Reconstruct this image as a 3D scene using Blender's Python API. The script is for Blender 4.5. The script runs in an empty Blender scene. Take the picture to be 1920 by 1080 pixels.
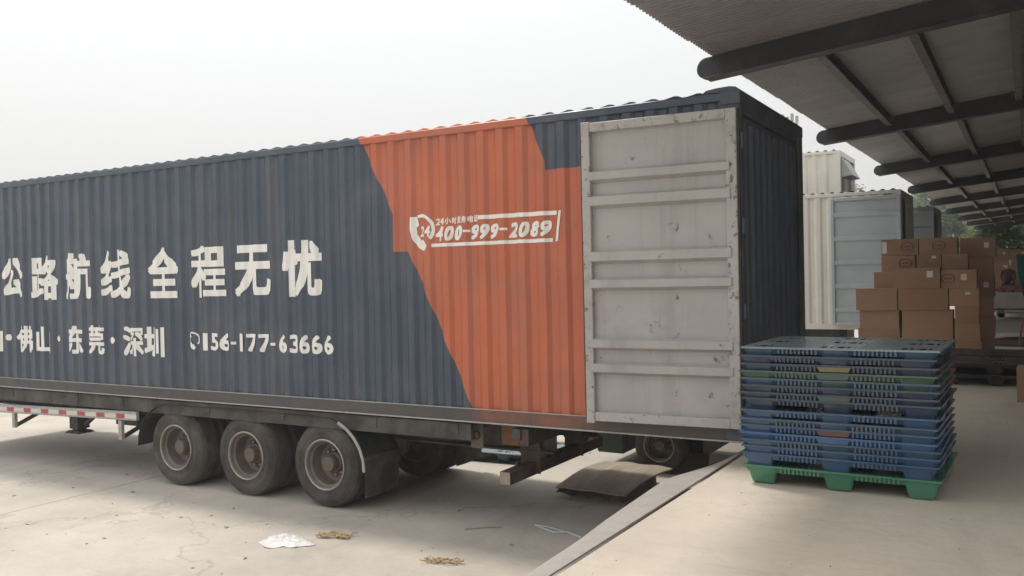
import bpy, bmesh, math, random
from mathutils import Matrix, Vector, noise
R = math.radians
random.seed(7)
scene = bpy.context.scene
COL = scene.collection

# ------------------------------------------------------------------ camera
cam = bpy.data.cameras.new('camera'); camo = bpy.data.objects.new('camera', cam); COL.objects.link(camo)
camo.location = (2.1451, -7.7093, 2.6532)
camo.rotation_euler = (1.5577, 0.0222, 0.5271)
cam.sensor_width = 36.0; cam.lens = 1656.0 / 1920 * 36; cam.clip_start = .05; cam.clip_end = 2000
scene.camera = camo

# ------------------------------------------------------------------ sky, sun, exposure
SUN = Vector((-.46, .17, 1.0)).normalized()            # direction towards the hazy sun
elev = math.asin(SUN.z); azim = math.atan2(SUN.x, SUN.y)
world = bpy.data.worlds.new('World'); scene.world = world; world.use_nodes = True
nt = world.node_tree; nt.nodes.clear()
out = nt.nodes.new('ShaderNodeOutputWorld'); bg = nt.nodes.new('ShaderNodeBackground')
sky = nt.nodes.new('ShaderNodeTexSky'); sky.sky_type = 'NISHITA'; sky.sun_disc = False
sky.sun_elevation = elev; sky.sun_rotation = azim; sky.dust_density = 6.0; sky.air_density = 1.0; sky.ozone_density = 1.0
mx = nt.nodes.new('ShaderNodeMix'); mx.data_type = 'RGBA'; mx.inputs['Factor'].default_value = .82
# even overcast veil, brighter towards the zenith as every overcast sky is
geo = nt.nodes.new('ShaderNodeNewGeometry'); sep = nt.nodes.new('ShaderNodeSeparateXYZ')
mr = nt.nodes.new('ShaderNodeMapRange'); mr.inputs['From Min'].default_value = 0; mr.inputs['From Max'].default_value = 1
mr.inputs['To Min'].default_value = 5.4; mr.inputs['To Max'].default_value = 13.0
comb = nt.nodes.new('ShaderNodeVectorMath'); comb.operation = 'SCALE'; comb.inputs[0].default_value = (1.0, 1.0, .985)
tc = nt.nodes.new('ShaderNodeTexCoord')
nt.links.new(tc.outputs['Generated'], sep.inputs[0]); nt.links.new(sep.outputs['Z'], mr.inputs['Value'])
nt.links.new(mr.outputs[0], comb.inputs['Scale'])
nt.links.new(sky.outputs[0], mx.inputs['A']); nt.links.new(comb.outputs[0], mx.inputs['B'])
nt.links.new(mx.outputs['Result'], bg.inputs['Color']); bg.inputs['Strength'].default_value = .1
nt.links.new(bg.outputs[0], out.inputs['Surface'])
sl = bpy.data.lights.new('sun', 'SUN'); so = bpy.data.objects.new('sun', sl); COL.objects.link(so)
sl.energy = 2.0; sl.angle = R(7); sl.color = (1, .955, .88)
so.rotation_euler = (-SUN).to_track_quat('-Z', 'Y').to_euler(); so.location = (-10, 5, 25)
scene.view_settings.view_transform = 'Standard'; scene.view_settings.look = 'None'
scene.view_settings.exposure = .56; scene.view_settings.gamma = 1
scene.render.engine = 'CYCLES'
scene.cycles.use_denoising = True
scene.cycles.max_bounces = 8; scene.cycles.diffuse_bounces = 5

# ------------------------------------------------------------------ helpers
def wm(o):
    m = o.matrix_basis.copy()
    return m if o.parent is None else wm(o.parent) @ o.matrix_parent_inverse @ m

class MB:
    """collects shapes for one mesh"""
    def __init__(s): s.v = []; s.f = []; s.m = []
    def add(s, vs, fs, mi=0):
        n = len(s.v); s.v += [tuple(v) for v in vs]; s.f += [tuple(i + n for i in f) for f in fs]; s.m += [mi] * len(fs); return s
    def box(s, x0, x1, y0, y1, z0, z1, mi=0):
        return s.add([(x0,y0,z0),(x1,y0,z0),(x1,y1,z0),(x0,y1,z0),(x0,y0,z1),(x1,y0,z1),(x1,y1,z1),(x0,y1,z1)],
              [(0,3,2,1),(4,5,6,7),(0,1,5,4),(1,2,6,5),(2,3,7,6),(3,0,4,7)], mi)
    def frustum(s, cx, cy, z0, z1, a0, b0, a1, b1, mi=0, cap0=True, cap1=True):
        v = [(cx+i*a0, cy+j*b0, z0) for i, j in ((-1,-1),(1,-1),(1,1),(-1,1))] + [(cx+i*a1, cy+j*b1, z1) for i, j in ((-1,-1),(1,-1),(1,1),(-1,1))]
        f = [(0,1,5,4),(1,2,6,5),(2,3,7,6),(3,0,4,7)]
        if cap0: f.append((0,3,2,1))
        if cap1: f.append((4,5,6,7))
        return s.add(v, f, mi)
    def bar(s, a, b, w, h=None, up=(0,0,1), mi=0):
        a, b = Vector(a), Vector(b); h = h or w; d = (b-a).normalized(); u = Vector(up)
        if abs(d.dot(u)) > .95: u = Vector((1,0,0))
        r = d.cross(u).normalized(); u = r.cross(d)
        vs = [p + r*i*w/2 + u*j*h/2 for p in (a,b) for i, j in ((-1,-1),(1,-1),(1,1),(-1,1))]
        return s.add(vs, [(0,1,2,3),(7,6,5,4),(0,4,5,1),(1,5,6,2),(2,6,7,3),(3,7,4,0)], mi)
    def tube(s, pts, r, n=8, mi=0, caps=True):
        pts = [Vector(p) for p in pts]; rs = r if isinstance(r, (list, tuple)) else [r]*len(pts); vs = []
        for i, p in enumerate(pts):
            d = (pts[min(i+1, len(pts)-1)] - pts[max(i-1, 0)]).normalized()
            u = Vector((0,0,1)) if abs(d.z) < .9 else Vector((1,0,0))
            a = d.cross(u).normalized(); b = d.cross(a)
            vs += [p + (a*math.cos(2*math.pi*k/n) + b*math.sin(2*math.pi*k/n))*rs[i] for k in range(n)]
        fs = [(i*n+k, (i+1)*n+k, (i+1)*n+(k+1)%n, i*n+(k+1)%n) for i in range(len(pts)-1) for k in range(n)]
        if caps: fs += [tuple(range(n)), tuple(range(len(pts)*n-1, (len(pts)-1)*n-1, -1))]
        return s.add(vs, fs, mi)
    def lathe_y(s, prof, n=40, c=(0,0,0), mi=0):
        """profile of (radius, y) turned about the Y axis"""
        vs = [(c[0]+r*math.cos(2*math.pi*k/n), c[1]+y, c[2]+r*math.sin(2*math.pi*k/n)) for r, y in prof for k in range(n)]
        fs = [(i*n+k, i*n+(k+1)%n, (i+1)*n+(k+1)%n, (i+1)*n+k) for i in range(len(prof)-1) for k in range(n)]
        return s.add(vs, fs, mi)
    def prism_y(s, poly, y0, y1, mi=0):
        """polygon of (x, z) extruded along Y"""
        n = len(poly); vs = [(x, y0, z) for x, z in poly] + [(x, y1, z) for x, z in poly]
        return s.add(vs, [tuple(range(n)), tuple(range(2*n-1, n-1, -1))] + [(i, i+n, (i+1)%n+n, (i+1)%n) for i in range(n)], mi)
    def prism_x(s, poly, x0, x1, mi=0):
        n = len(poly); vs = [(x0, y, z) for y, z in poly] + [(x1, y, z) for y, z in poly]
        return s.add(vs, [tuple(range(n)), tuple(range(2*n-1, n-1, -1))] + [(i, i+n, (i+1)%n+n, (i+1)%n) for i in range(n)], mi)
    def grid(s, fn, nu, nv, mi=0):
        vs = [fn(i/nu, j/nv) for i in range(nu+1) for j in range(nv+1)]
        return s.add(vs, [(i*(nv+1)+j, (i+1)*(nv+1)+j, (i+1)*(nv+1)+j+1, i*(nv+1)+j+1) for i in range(nu) for j in range(nv)], mi)
    def xf(s, m): s.v = [tuple(m @ Vector(v)) for v in s.v]; return s
    def mesh(s, name, mats, bevel=0, smooth=False, thick=0, seg=1):
        me = bpy.data.meshes.new(name); me.from_pydata(s.v, [], s.f)
        mats = mats if isinstance(mats, (list, tuple)) else [mats]
        for m in mats: me.materials.append(m)
        if any(s.m): me.polygons.foreach_set('material_index', s.m)
        bm = bmesh.new(); bm.from_mesh(me)
        if thick:
            bmesh.ops.recalc_face_normals(bm, faces=bm.faces)
            bmesh.ops.solidify(bm, geom=bm.faces[:], thickness=thick)
        bmesh.ops.recalc_face_normals(bm, faces=bm.faces)
        if bevel:
            es = [e for e in bm.edges if len(e.link_faces) == 2 and e.calc_face_angle(0) > .5]
            bmesh.ops.bevel(bm, geom=es, offset=bevel, segments=seg, profile=.6, affect='EDGES', clamp_overlap=True)
        bm.to_mesh(me); bm.free()
        if smooth:
            me.shade_smooth() if hasattr(me, 'shade_smooth') else None
            try: me.set_sharp_from_angle(angle=R(38))
            except Exception: pass
        return me
    def build(s, name, mats, parent=None, world=False, **kw):
        return link(name, s.mesh(name, mats, **kw), parent, world)

def link(name, me, parent=None, world=False, loc=None, rot=None):
    o = bpy.data.objects.new(name, me); COL.objects.link(o)
    if parent:
        o.parent = parent
        if world: o.matrix_parent_inverse = wm(parent).inverted()
    if loc: o.location = loc
    if rot: o.rotation_euler = rot
    return o

def tag(o, label=None, cat=None, group=None, kind=None):
    if label: o['label'] = label
    if cat: o['category'] = cat
    if group: o['group'] = group
    if kind: o['kind'] = kind
    return o

def thing(name, label, cat, loc=(0,0,0), rz=0, group=None):
    o = bpy.data.objects.new(name, None); COL.objects.link(o)
    o.location = loc; o.rotation_euler = (0, 0, rz); o.empty_display_size = .2
    return tag(o, label, cat, group)

def copy_tree(o, parent=None):
    c = o.copy(); COL.objects.link(c); c.parent = parent
    if parent: c.matrix_parent_inverse = o.matrix_parent_inverse.copy()
    for ch in list(o.children): copy_tree(ch, c)
    return c

# ------------------------------------------------------------------ materials
def mat(name, col, rough=.65, var=.18, scale=2.5, dirt=None, streak=None, spots=None, bump=0, bscale=60, metal=0, rnd=0, spec=.4, stretch=(1,1,1), coat=0, flip=None, trans=0):
    """procedural paint / plastic / concrete: base colour with large variation, dirt clouds, vertical streaks and chips"""
    m = bpy.data.materials.new(name); m.use_nodes = True; t = m.node_tree; N = t.nodes; L = t.links
    b = N['Principled BSDF']; b.inputs['Roughness'].default_value = rough; b.inputs['Metallic'].default_value = metal
    b.inputs['Specular IOR Level'].default_value = spec
    if coat: b.inputs['Coat Weight'].default_value = coat
    tcn = N.new('ShaderNodeTexCoord')
    def noise_(sc, st=(1,1,1), det=5, ro=.6, dist=0):
        mp = N.new('ShaderNodeMapping'); mp.inputs['Scale'].default_value = st; L.new(tcn.outputs['Object'], mp.inputs['Vector'])
        if rnd:
            oi = N.new('ShaderNodeObjectInfo'); sc_ = N.new('ShaderNodeVectorMath'); sc_.operation = 'SCALE'
            sc_.inputs[0].default_value = (37, 51, 23); L.new(oi.outputs['Random'], sc_.inputs['Scale']); L.new(sc_.outputs[0], mp.inputs['Location'])
        n = N.new('ShaderNodeTexNoise'); n.inputs['Scale'].default_value = sc; n.inputs['Detail'].default_value = det
        n.inputs['Roughness'].default_value = ro; n.inputs['Distortion'].default_value = dist
        L.new(mp.outputs[0], n.inputs['Vector']); return n.outputs['Fac']
    def ramp(x, lo, hi, a=0., c=1.):
        r = N.new('ShaderNodeMapRange'); r.inputs['From Min'].default_value = lo; r.inputs['From Max'].default_value = hi
        r.inputs['To Min'].default_value = a; r.inputs['To Max'].default_value = c; L.new(x, r.inputs['Value']); return r.outputs[0]
    def mixc(f, a, c, mode='MIX'):
        x = N.new('ShaderNodeMix'); x.data_type = 'RGBA'; x.blend_type = mode
        if isinstance(f, (int, float)): x.inputs['Factor'].default_value = f
        else: L.new(f, x.inputs['Factor'])
        for k, q in (('A', a), ('B', c)):
            if isinstance(q, tuple): x.inputs[k].default_value = q + (1,) if len(q) == 3 else q
            else: L.new(q, x.inputs[k])
        return x.outputs['Result']
    def sc3(c, k): return tuple(min(1, x*k) for x in c)
    base = col if not callable(col) else None
    if callable(col): c = col(N, L, tcn, mixc, ramp, noise_)
    else: c = mixc(ramp(noise_(scale, stretch), .3, .7), sc3(col, 1-var), sc3(col, 1+var))
    if callable(col) and var:
        c = mixc(1.0, c, mixc(ramp(noise_(scale, stretch), .3, .7), (1-var,)*3, (1,)*3), 'MULTIPLY')
    if rnd:
        oi = N.new('ShaderNodeObjectInfo'); g = ramp(oi.outputs['Random'], 0, 1, 1-rnd, 1+rnd)
        cc = N.new('ShaderNodeCombineColor'); [L.new(g, cc.inputs[i]) for i in range(3)]
        c = mixc(1.0, c, cc.outputs[0], 'MULTIPLY')
    if dirt:      # (colour, amount, scale, low, high)
        dc, am, ds, lo, hi = dirt; c = mixc(ramp(noise_(ds, (1,1,1), 8, .68, .4), lo, hi, 0, am), c, dc)
    if streak:    # (colour, amount, scale)
        dc, am, ds = streak; c = mixc(ramp(noise_(ds, (1,1,.06), 6, .65), .52, .74, 0, am), c, dc)
    if spots:     # (colour, amount, scale, threshold)
        dc, am, ds, th = spots; c = mixc(ramp(noise_(ds, (1,1,.8), 9, .78, .2), th-.02, th+.03, 0, am), c, dc)
    L.new(c, b.inputs['Base Color'])
    L.new(ramp(noise_(scale*3.1, stretch), .25, .75, max(.03, rough-.12), min(1, rough+.12)), b.inputs['Roughness'])
    if bump:
        bp = N.new('ShaderNodeBump'); bp.inputs['Strength'].default_value = 1; bp.inputs['Distance'].default_value = bump
        L.new(noise_(bscale, (1,1,1), 8, .65), bp.inputs['Height']); L.new(bp.outputs[0], b.inputs['Normal'])
    if trans:
        b.inputs['Subsurface Weight'].default_value = 0
        tr = N.new('ShaderNodeBsdfTranslucent'); L.new(c, tr.inputs['Color']); ms = N.new('ShaderNodeMixShader'); ms.inputs[0].default_value = trans
        L.new(b.outputs[0], ms.inputs[1]); L.new(tr.outputs[0], ms.inputs[2]); L.new(ms.outputs[0], N['Material Output'].inputs['Surface'])
    return m

NAVY = (.044, .064, .096); ORANGE = (.52, .130, .055)
def livery(N, L, tcn, mixc, ramp, noise_):
    """navy body with the rust-orange painted panel (outline in metres along the wall)"""
    s = N.new('ShaderNodeSeparateXYZ'); L.new(tcn.outputs['Object'], s.inputs[0]); x, z = s.outputs['X'], s.outputs['Z']
    def mth(op, a, b_):
        q = N.new('ShaderNodeMath'); q.operation = op
        for i, w in enumerate((a, b_)):
            if isinstance(w, (int, float)): q.inputs[i].default_value = w
            else: L.new(w, q.inputs[i])
        return q.outputs[0]
    lo = ramp(z, 1.28, 2.945, -2.86, -3.64); hi = ramp(z, 3.36, 4.22, -3.84, -4.29)
    up = mth('GREATER_THAN', z, 2.95)
    left = mth('ADD', mth('MULTIPLY', hi, up), mth('MULTIPLY', lo, mth('SUBTRACT', 1.0, up)))
    wob = ramp(noise_(9), .3, .7, -.003, .003)
    inside = mth('GREATER_THAN', mth('ADD', x, wob), left)
    g1 = ramp(z, 3.79, 4.25, -1.95, -2.15); g0 = ramp(z, 3.70, 3.79, -1.72, -1.95)
    gg = mth('MINIMUM', g1, g0)
    corner = mth('MULTIPLY', mth('GREATER_THAN', x, gg), mth('GREATER_THAN', z, 3.70))
    sill = mth('GREATER_THAN', x, -1.18)
    low = mth('MULTIPLY', sill, mth('LESS_THAN', z, 1.287))
    f = mth('MULTIPLY', inside, mth('MULTIPLY', mth('SUBTRACT', 1.0, corner), mth('SUBTRACT', 1.0, low)))
    return mixc(f, NAVY, ORANGE)

M = {}
M['livery'] = mat('container_paint', livery, .38, .2, 1.3, dirt=((.19,.185,.18), .30, .9, .46, .8), streak=((.17,.14,.125), .36, 4), spots=((.11,.065,.045), .8, 11, .665), bump=.003, bscale=14, spec=.55)
M['rooflivery'] = mat('chalky_roof_paint', livery, .9, .2, 1.3, dirt=((.15,.14,.13), .4, 1.5, .42, .75), spec=.1)
M['rail'] = mat('grimy_rail_paint', livery, .6, .3, 1.3, dirt=((.085,.075,.068), .92, 1.2, .2, .5), bump=.002, bscale=25)
M['navy'] = mat('navy_paint', (.06,.07,.092), .5, .15, 1.5, dirt=((.15,.145,.14), .35, 1.4, .45, .8), streak=((.14,.14,.14), .4, 4), bump=.001)
M['letter'] = mat('white_lettering', (.80,.79,.75), .6, .05, 3, dirt=((.58,.56,.50), .5, 5, .52, .75), spots=((.2,.2,.22), .6, 26, .69))
M['doorgrey'] = mat('door_inside_grey', (.37,.355,.345), .5, .1, 1.2, dirt=((.45,.425,.395), .6, 2.2, .42, .7), streak=((.22,.17,.14), .5, 4), spots=((.09,.065,.05), .85, 5, .632), bump=.002, bscale=18)
M['doorframe'] = mat('door_frame_grey', (.41,.395,.375), .6, .1, 2, dirt=((.27,.24,.21), .6, 4, .5, .7), spots=((.08,.065,.055), .85, 14, .58), bump=.002, bscale=25)
M['bluegrey'] = mat('blue_grey_door', (.36,.40,.425), .5, .06, 1, dirt=((.46,.49,.51), .4, 2, .45, .7), streak=((.35,.36,.36), .5, 5), spots=((.12,.09,.07), .6, 5, .70))
M['cream'] = mat('cream_paint', (.62,.60,.53), .5, .06, 1, dirt=((.45,.42,.36), .4, 2, .5, .8), streak=((.42,.36,.28), .4, 5), spots=((.2,.12,.08), .6, 8, .72))
M['chassis'] = mat('chassis_grime', (.045,.043,.042), .7, .3, 3, dirt=((.16,.145,.13), .6, 3, .42, .75), bump=.002)
M['rustred'] = mat('rusty_red_steel', (.075,.048,.042), .75, .3, 4, dirt=((.17,.13,.11), .6, 4, .45, .75), bump=.003)
M['orangesteel'] = mat('orange_steel', (.34,.15,.06), .6, .2, 4, dirt=((.12,.09,.07), .7, 4, .4, .7))
M['rubber'] = mat('tyre_rubber', (.040,.038,.036), .85, .25, 5, dirt=((.155,.14,.125), .75, 2.4, .36, .7), bump=.002, bscale=80, spec=.2, rnd=.1)
M['rim'] = mat('dusty_steel_rim', (.155,.13,.105), .6, .2, 5, dirt=((.13,.10,.08), .7, 6, .42, .7), metal=.2, rnd=.1)
M['rimedge'] = mat('worn_rim_edge', (.34,.31,.27), .45, .15, 8, metal=.4)
M['blackplastic'] = mat('black_plastic', (.028,.028,.03), .5, .3, 3, dirt=((.12,.11,.10), .5, 3, .45, .8), rnd=.1)
M['flange'] = mat('worn_steel_edge', (.36,.35,.33), .5, .2, 6, dirt=((.15,.12,.1), .6, 6, .5, .7))
M['red'] = mat('red_reflector', (.40,.045,.045), .35, .15, 8, dirt=((.3,.25,.22), .4, 8, .45, .8))
M['whitetape'] = mat('white_reflector', (.62,.59,.55), .4, .1, 8, dirt=((.35,.30,.26), .5, 8, .4, .8))
M['wood'] = mat('weathered_board', (.29,.24,.18), .8, .25, 2, dirt=((.30,.26,.21), .6, 3, .45, .7), stretch=(8,1,1), bump=.003, bscale=20)
M['plank'] = mat('container_floor_plank', (.13,.09,.06), .8, .25, 3, stretch=(1,8,1))
M['sheet'] = mat('grey_roof_sheet', (.31,.31,.31), .38, .12, .8, dirt=((.17,.155,.14), .5, 1.5, .5, .8), rnd=.08, spec=.3)
M['beam'] = mat('dark_painted_beam', (.035,.036,.042), .6, .2, 2, dirt=((.11,.085,.07), .5, 2, .48, .75), rnd=.12)
M['purlin'] = mat('grey_purlin', (.10,.10,.10), .6, .15, 2, dirt=((.15,.12,.10), .4, 2, .5, .75), rnd=.1)
M['card'] = mat('carton_board', (.305,.185,.117), .8, .07, 2.5, dirt=((.28,.17,.10), .4, 3, .5, .75), rnd=.14, spec=.2)
M['tape'] = mat('packing_tape', (.46,.32,.20), .22, .08, 6)
M['paper'] = mat('white_label_paper', (.55,.53,.49), .6, .1, 14)
M['ink'] = mat('dark_print', (.07,.04,.03), .8, .1, 9)
M['palletlow'] = mat('tarp_sheet_pale', (.55,.52,.44), .6, .12, 2)
M['interior'] = mat('container_inside', (.10,.11,.13), .6, .2, 2)

def plastic(name, c, r=.17): return mat(name, c, r, .14, 3, dirt=((.12,.125,.12), .25, 3, .5, .8), rnd=.06, spec=.6, coat=.35)
M['p_blue'] = plastic('blue_plastic', (.020,.068,.145)); M['p_steel'] = plastic('grey_blue_plastic', (.026,.068,.115))
M['p_navy'] = plastic('navy_plastic', (.016,.036,.068)); M['p_bright'] = plastic('bright_blue_plastic', (.03,.09,.21))
M['p_green'] = plastic('green_plastic', (.045,.18,.105)); M['p_dkgreen'] = plastic('dark_green_plastic', (.03,.075,.055))
M['p_deck'] = plastic('dusty_blue_plastic', (.19,.235,.26), .38); M['p_yellow'] = plastic('yellow_plastic', (.13,.12,.045)); M['p_red'] = plastic('red_plastic', (.11,.035,.04))

def concrete(name, col, warm, crack=.5, wet=0):
    def f(N, L, tcn, mixc, ramp, noise_):
        c = mixc(ramp(noise_(.35, det=8), .35, .65), tuple(x*.76 for x in col), tuple(x*1.10 for x in col))
        c = mixc(ramp(noise_(2.2, det=9, ro=.7), .45, .75, 0, .5), c, warm)
        c = mixc(ramp(noise_(9, det=9, ro=.75), .55, .8, 0, .45), c, tuple(x*.62 for x in col))
        c = mixc(ramp(noise_(55, det=4, ro=.7), .60, .72, 0, .35), c, tuple(x*.55 for x in col))
        v = N.new('ShaderNodeTexVoronoi'); v.feature = 'DISTANCE_TO_EDGE'; v.inputs['Scale'].default_value = .16
        mp = N.new('ShaderNodeMapping'); L.new(tcn.outputs['Object'], mp.inputs['Vector'])
        nz = N.new('ShaderNodeTexNoise'); nz.inputs['Scale'].default_value = 2.5; nz.inputs['Detail'].default_value = 6
        L.new(tcn.outputs['Object'], nz.inputs['Vector'])
        ad = N.new('ShaderNodeVectorMath'); ad.operation = 'MULTIPLY_ADD'; ad.inputs[1].default_value = (1.2,1.2,1.2)
        L.new(nz.outputs['Color'], ad.inputs[0]); L.new(mp.outputs[0], ad.inputs[2]); L.new(ad.outputs[0], v.inputs['Vector'])
        c = mixc(ramp(v.outputs['Distance'], .0, .006, crack, 0), c, tuple(x*.5 for x in col))
        c = mixc(ramp(noise_(.9, (1,.22,1), 7, .7, .8), .52, .76, 0, .48), c, tuple(x*.55 for x in col))
        c = mixc(ramp(noise_(130, det=3, ro=.8), .62, .7, 0, .4), c, tuple(x*.5 for x in col))
        c = mixc(ramp(noise_(5, (.25,2.5,1), 8, .75), .56, .72, 0, .38), c, tuple(x*.6 for x in col))
        return c
    return mat(name, f, .88, .06, .6, bump=.006, bscale=14, spec=.2)
M['ground'] = concrete('yard_concrete', (.485,.44,.385), (.52,.48,.425), .5)
M['dock'] = concrete('dock_concrete', (.49,.435,.36), (.44,.385,.315), .12)
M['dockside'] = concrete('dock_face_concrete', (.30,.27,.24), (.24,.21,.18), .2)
M['apron'] = mat('dusty_rubber_apron', (.30,.275,.25), .8, .15, 3, dirt=((.17,.155,.14), .6, 3, .45, .75), bump=.004, bscale=12)

# ------------------------------------------------------------------ the setting
ground = MB().add([(-300,-200,-.012),(220,-200,-.012),(220,320,-.012),(-300,320,-.012)], [(0,1,2,3)]).build('ground', M['ground'])
tag(ground, kind='structure')
slabs_x = [-32.25, -24.25, -16.25, -8.25, -.2]; slabs_y = [-18, -6, 6.2, 18, 30]
for i in range(4):
    for j in range(4):
        a, b = slabs_x[i]+.009, slabs_x[i+1]-.009; c, d = slabs_y[j]+.009, slabs_y[j+1]-.009
        mb = MB(); mb.box(a, b, c, d, -.2, random.uniform(-.0015, .0015))
        mb.build('slab', M['ground'], ground, True, bevel=.008)

DZ = 1.053
def ex(y): return -.053 + .0101*y                      # the dock edge runs very slightly askew
dock = tag(bpy.data.objects.new('loading_dock', None), kind='structure'); COL.objects.link(dock)
mb = MB(); ys = [-16, 75]
mb.add([(ex(ys[0])+.05, ys[0], 0), (16, ys[0], 0), (16, ys[1], 0), (ex(ys[1])+.05, ys[1], 0),
        (ex(ys[0])+.05, ys[0], DZ), (16, ys[0], DZ), (16, ys[1], DZ), (ex(ys[1])+.05, ys[1], DZ)],
       [(0,3,2,1),(4,5,6,7),(0,1,5,4),(1,2,6,5),(2,3,7,6),(3,0,4,7)])
mb.build('platform', M['dock'], dock)
for k in range(19):                                      # concrete edge beam cast in lengths, sunk and coloured dark as a shaded groove
    y0 = -16 + k*4.8; y1 = y0 + 4.79
    m2 = MB(); m2.add([(ex(y0), y0, 0),(ex(y0)+.035, y0, 0),(ex(y1)+.035, y1, 0),(ex(y1), y1, 0),
                       (ex(y0), y0, DZ-.06),(ex(y0)+.035, y0, DZ-.06),(ex(y1)+.035, y1, DZ-.06),(ex(y1), y1, DZ-.06)],
                      [(0,3,2,1),(4,5,6,7),(0,1,5,4),(1,2,6,5),(2,3,7,6),(3,0,4,7)])
    m2.build('edge_beam', M['rustred'], dock, bevel=.006)

# ------------------------------------------------------------------ canopy over the dock
SL = .105
def cz(x): return 5.40 + SL*(x + 1.2)                   # underside of the roof sheet
def cx0(y): return -1.2 + .0101*(y - 11)
canopy = thing('dock_canopy', 'grey corrugated steel canopy on dark beams over the loading dock', 'canopy', (6, 10, DZ))
XE = 9.0
# one roof sheet, 0.84 m wide, ridges run down the slope
def sheet_mesh():
    mb = MB(); prof = []
    for k in range(9):
        y = k*.0933
        prof += [(y, 0), (y+.034, 0), (y+.046, .034), (y+.080, .034)]
    prof.append((.84, 0)); prof.append((.862, 0))
    vs = []; xs = [0, 3.4, 6.8, 10.2]
    for x in xs:
        for (y, z) in prof: vs.append((x, y, SL*x + z))
    n = len(prof)
    mb.add(vs, [(i*n+j, (i+1)*n+j, (i+1)*n+j+1, i*n+j+1) for i in range(3) for j in range(n-1)])
    return mb.mesh('roof_sheet', M['sheet'], thick=.0012)
shm = sheet_mesh()
for k in range(81):
    y = -2.6 + k*.84
    o = link('roof_sheet', shm, canopy, True)
    o.matrix_parent_inverse = wm(canopy).inverted()
    o.location = (cx0(y) + random.uniform(-.008, .008), y, cz(-1.2) + (k % 2)*.0015)
BY = [3.41 + 7.1*k for k in range(0, 9)]
def beam_mesh():
    # I-section with a rounded nose, sloping with the roof
    mb = MB(); L = 10.15
    pts = []
    for a in range(9): t = math.pi/2 + math.pi*a/8; pts.append((.12*math.cos(t)+.02, -.135 + .13*math.sin(t)))
    web = [(x, z + SL*x) for x, z in pts] + [(L, -.36 + SL*L), (L, -.012 + SL*L)]
    mb.prism_y(web, -.07, .07)
    mb.add([(.02,-.12,-.28),(L,-.12,-.37+SL*L),(L,.12,-.37+SL*L),(.02,.12,-.28),(.02,-.12,-.264),(L,-.12,-.354+SL*L),(L,.12,-.354+SL*L),(.02,.12,-.264)],
           [(0,3,2,1),(4,5,6,7),(0,1,5,4),(1,2,6,5),(2,3,7,6),(3,0,4,7)])
    return mb.mesh('beam', M['beam'], bevel=.004)
bmsh = beam_mesh()
for y in BY:
    o = link('beam', bmsh, canopy); o.matrix_parent_inverse = wm(canopy).inverted(); o.location = (cx0(y) - .10, y, cz(-1.2) - .008)
PX = [-.0 + 1.07*k for k in range(0, 9)]
def purlin_mesh(L):
    mb = MB(); mb.prism_y([(-.05,-.002),(.06,-.002),(.06,-.014),(-.038,-.014),(-.038,-.158),(.06,-.158),(.06,-.17),(-.05,-.17)], 0, L); return mb.mesh('purlin', M['purlin'])
pml = purlin_mesh(7.0 - .02)
gm = MB().prism_y([(-.14,-.005),(.14,-.005),(.05,-.13),(-.05,-.13)], -.006, .006).mesh('gusset', M['purlin'])
for i in range(len(BY)-1):
    for x in PX:
        yy = BY[i] + .06
        o = link('purlin', pml, canopy); o.matrix_parent_inverse = wm(canopy).inverted(); o.location = (x + cx0(yy) + 1.2, yy, cz(x) - .003)
        if x < 3.5:
            for q in (.09, 6.9):
                g = link('gusset', gm, o); g.location = (0, q, -.003)
for y in BY[0::1]:
    c = MB(); c.box(6.4, 6.65, y-.13, y+.13, DZ, cz(6.4) - .28); c.build('column', M['beam'], canopy, True, bevel=.004)
wall = thing('unseen_shade_wall', 'unseen grey panelled wall added at the back of the dock to darken it', 'wall', (9.1, 20, DZ))  # added out of view to keep sky light from the right off the dock
for k in range(23):
    y = -16 + k*4.0
    MB().box(9.05, 9.25, y, y+3.985, DZ, 6.35).build('panel', M['sheet'], wall, True, bevel=.01)

# ------------------------------------------------------------------ shipping container on the trailer
CB, CT, CL, CW = 1.14, 4.24, 13.72, 2.5
PITCH = .232
def corr_profile(x0, x1, pitch=PITCH, depth=.032, off=.012):
    """points (x, y) of the pressed sheet; outer flats near the camera"""
    pts = []; x = x1; fl, slp = pitch*.31, pitch*.19
    while x > x0:
        for dx, y in ((0, off), (fl, off), (fl+slp, off+depth), (2*fl+slp, off+depth)):
            if x - dx > x0: pts.append((x-dx, y))
        x -= pitch
    pts.append((x0, off)); return pts[::-1]
PROF = corr_profile(-CL+.12, -.11)
def corr_y(x):
    for (a, ya), (b, yb) in zip(PROF, PROF[1:]):
        if a <= x <= b: return ya + (yb-ya)*(x-a)/max(1e-9, b-a)
    return .012
cont = thing('shipping_container', 'long navy and rust orange corrugated container on a semi-trailer, rear door swung open', 'container', (-CL/2, CW/2, CB))
def sheet_wall(prof, y0, sgn, z0, z1, nz=6):
    mb = MB(); n = len(prof)
    vs = [(x, y0 + sgn*y + .013*noise.noise(Vector((x*.7, y0, 1.1*(z0+(z1-z0)*k/nz))))*(0 < k < nz), z0 + (z1-z0)*k/nz) for k in range(nz+1) for x, y in prof]
    return mb.add(vs, [(k*n+i, k*n+i+1, (k+1)*n+i+1, (k+1)*n+i) for k in range(nz) for i in range(n-1)])
sheet_wall(PROF, 0, 1, CB+.135, CT-.075).build('side_wall', M['livery'], cont, True, thick=.002)
sheet_wall(PROF, CW, -1, CB+.135, CT-.075).build('side_wall', M['navy'], cont, True, thick=.002)
fr = [(y, x) for x, y in corr_profile(.1, CW-.1)]
mb = MB(); vs = []
for z in (CB+.135, CT-.07): vs += [(-CL + .01 + a, b, z) for a, b in fr]
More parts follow.
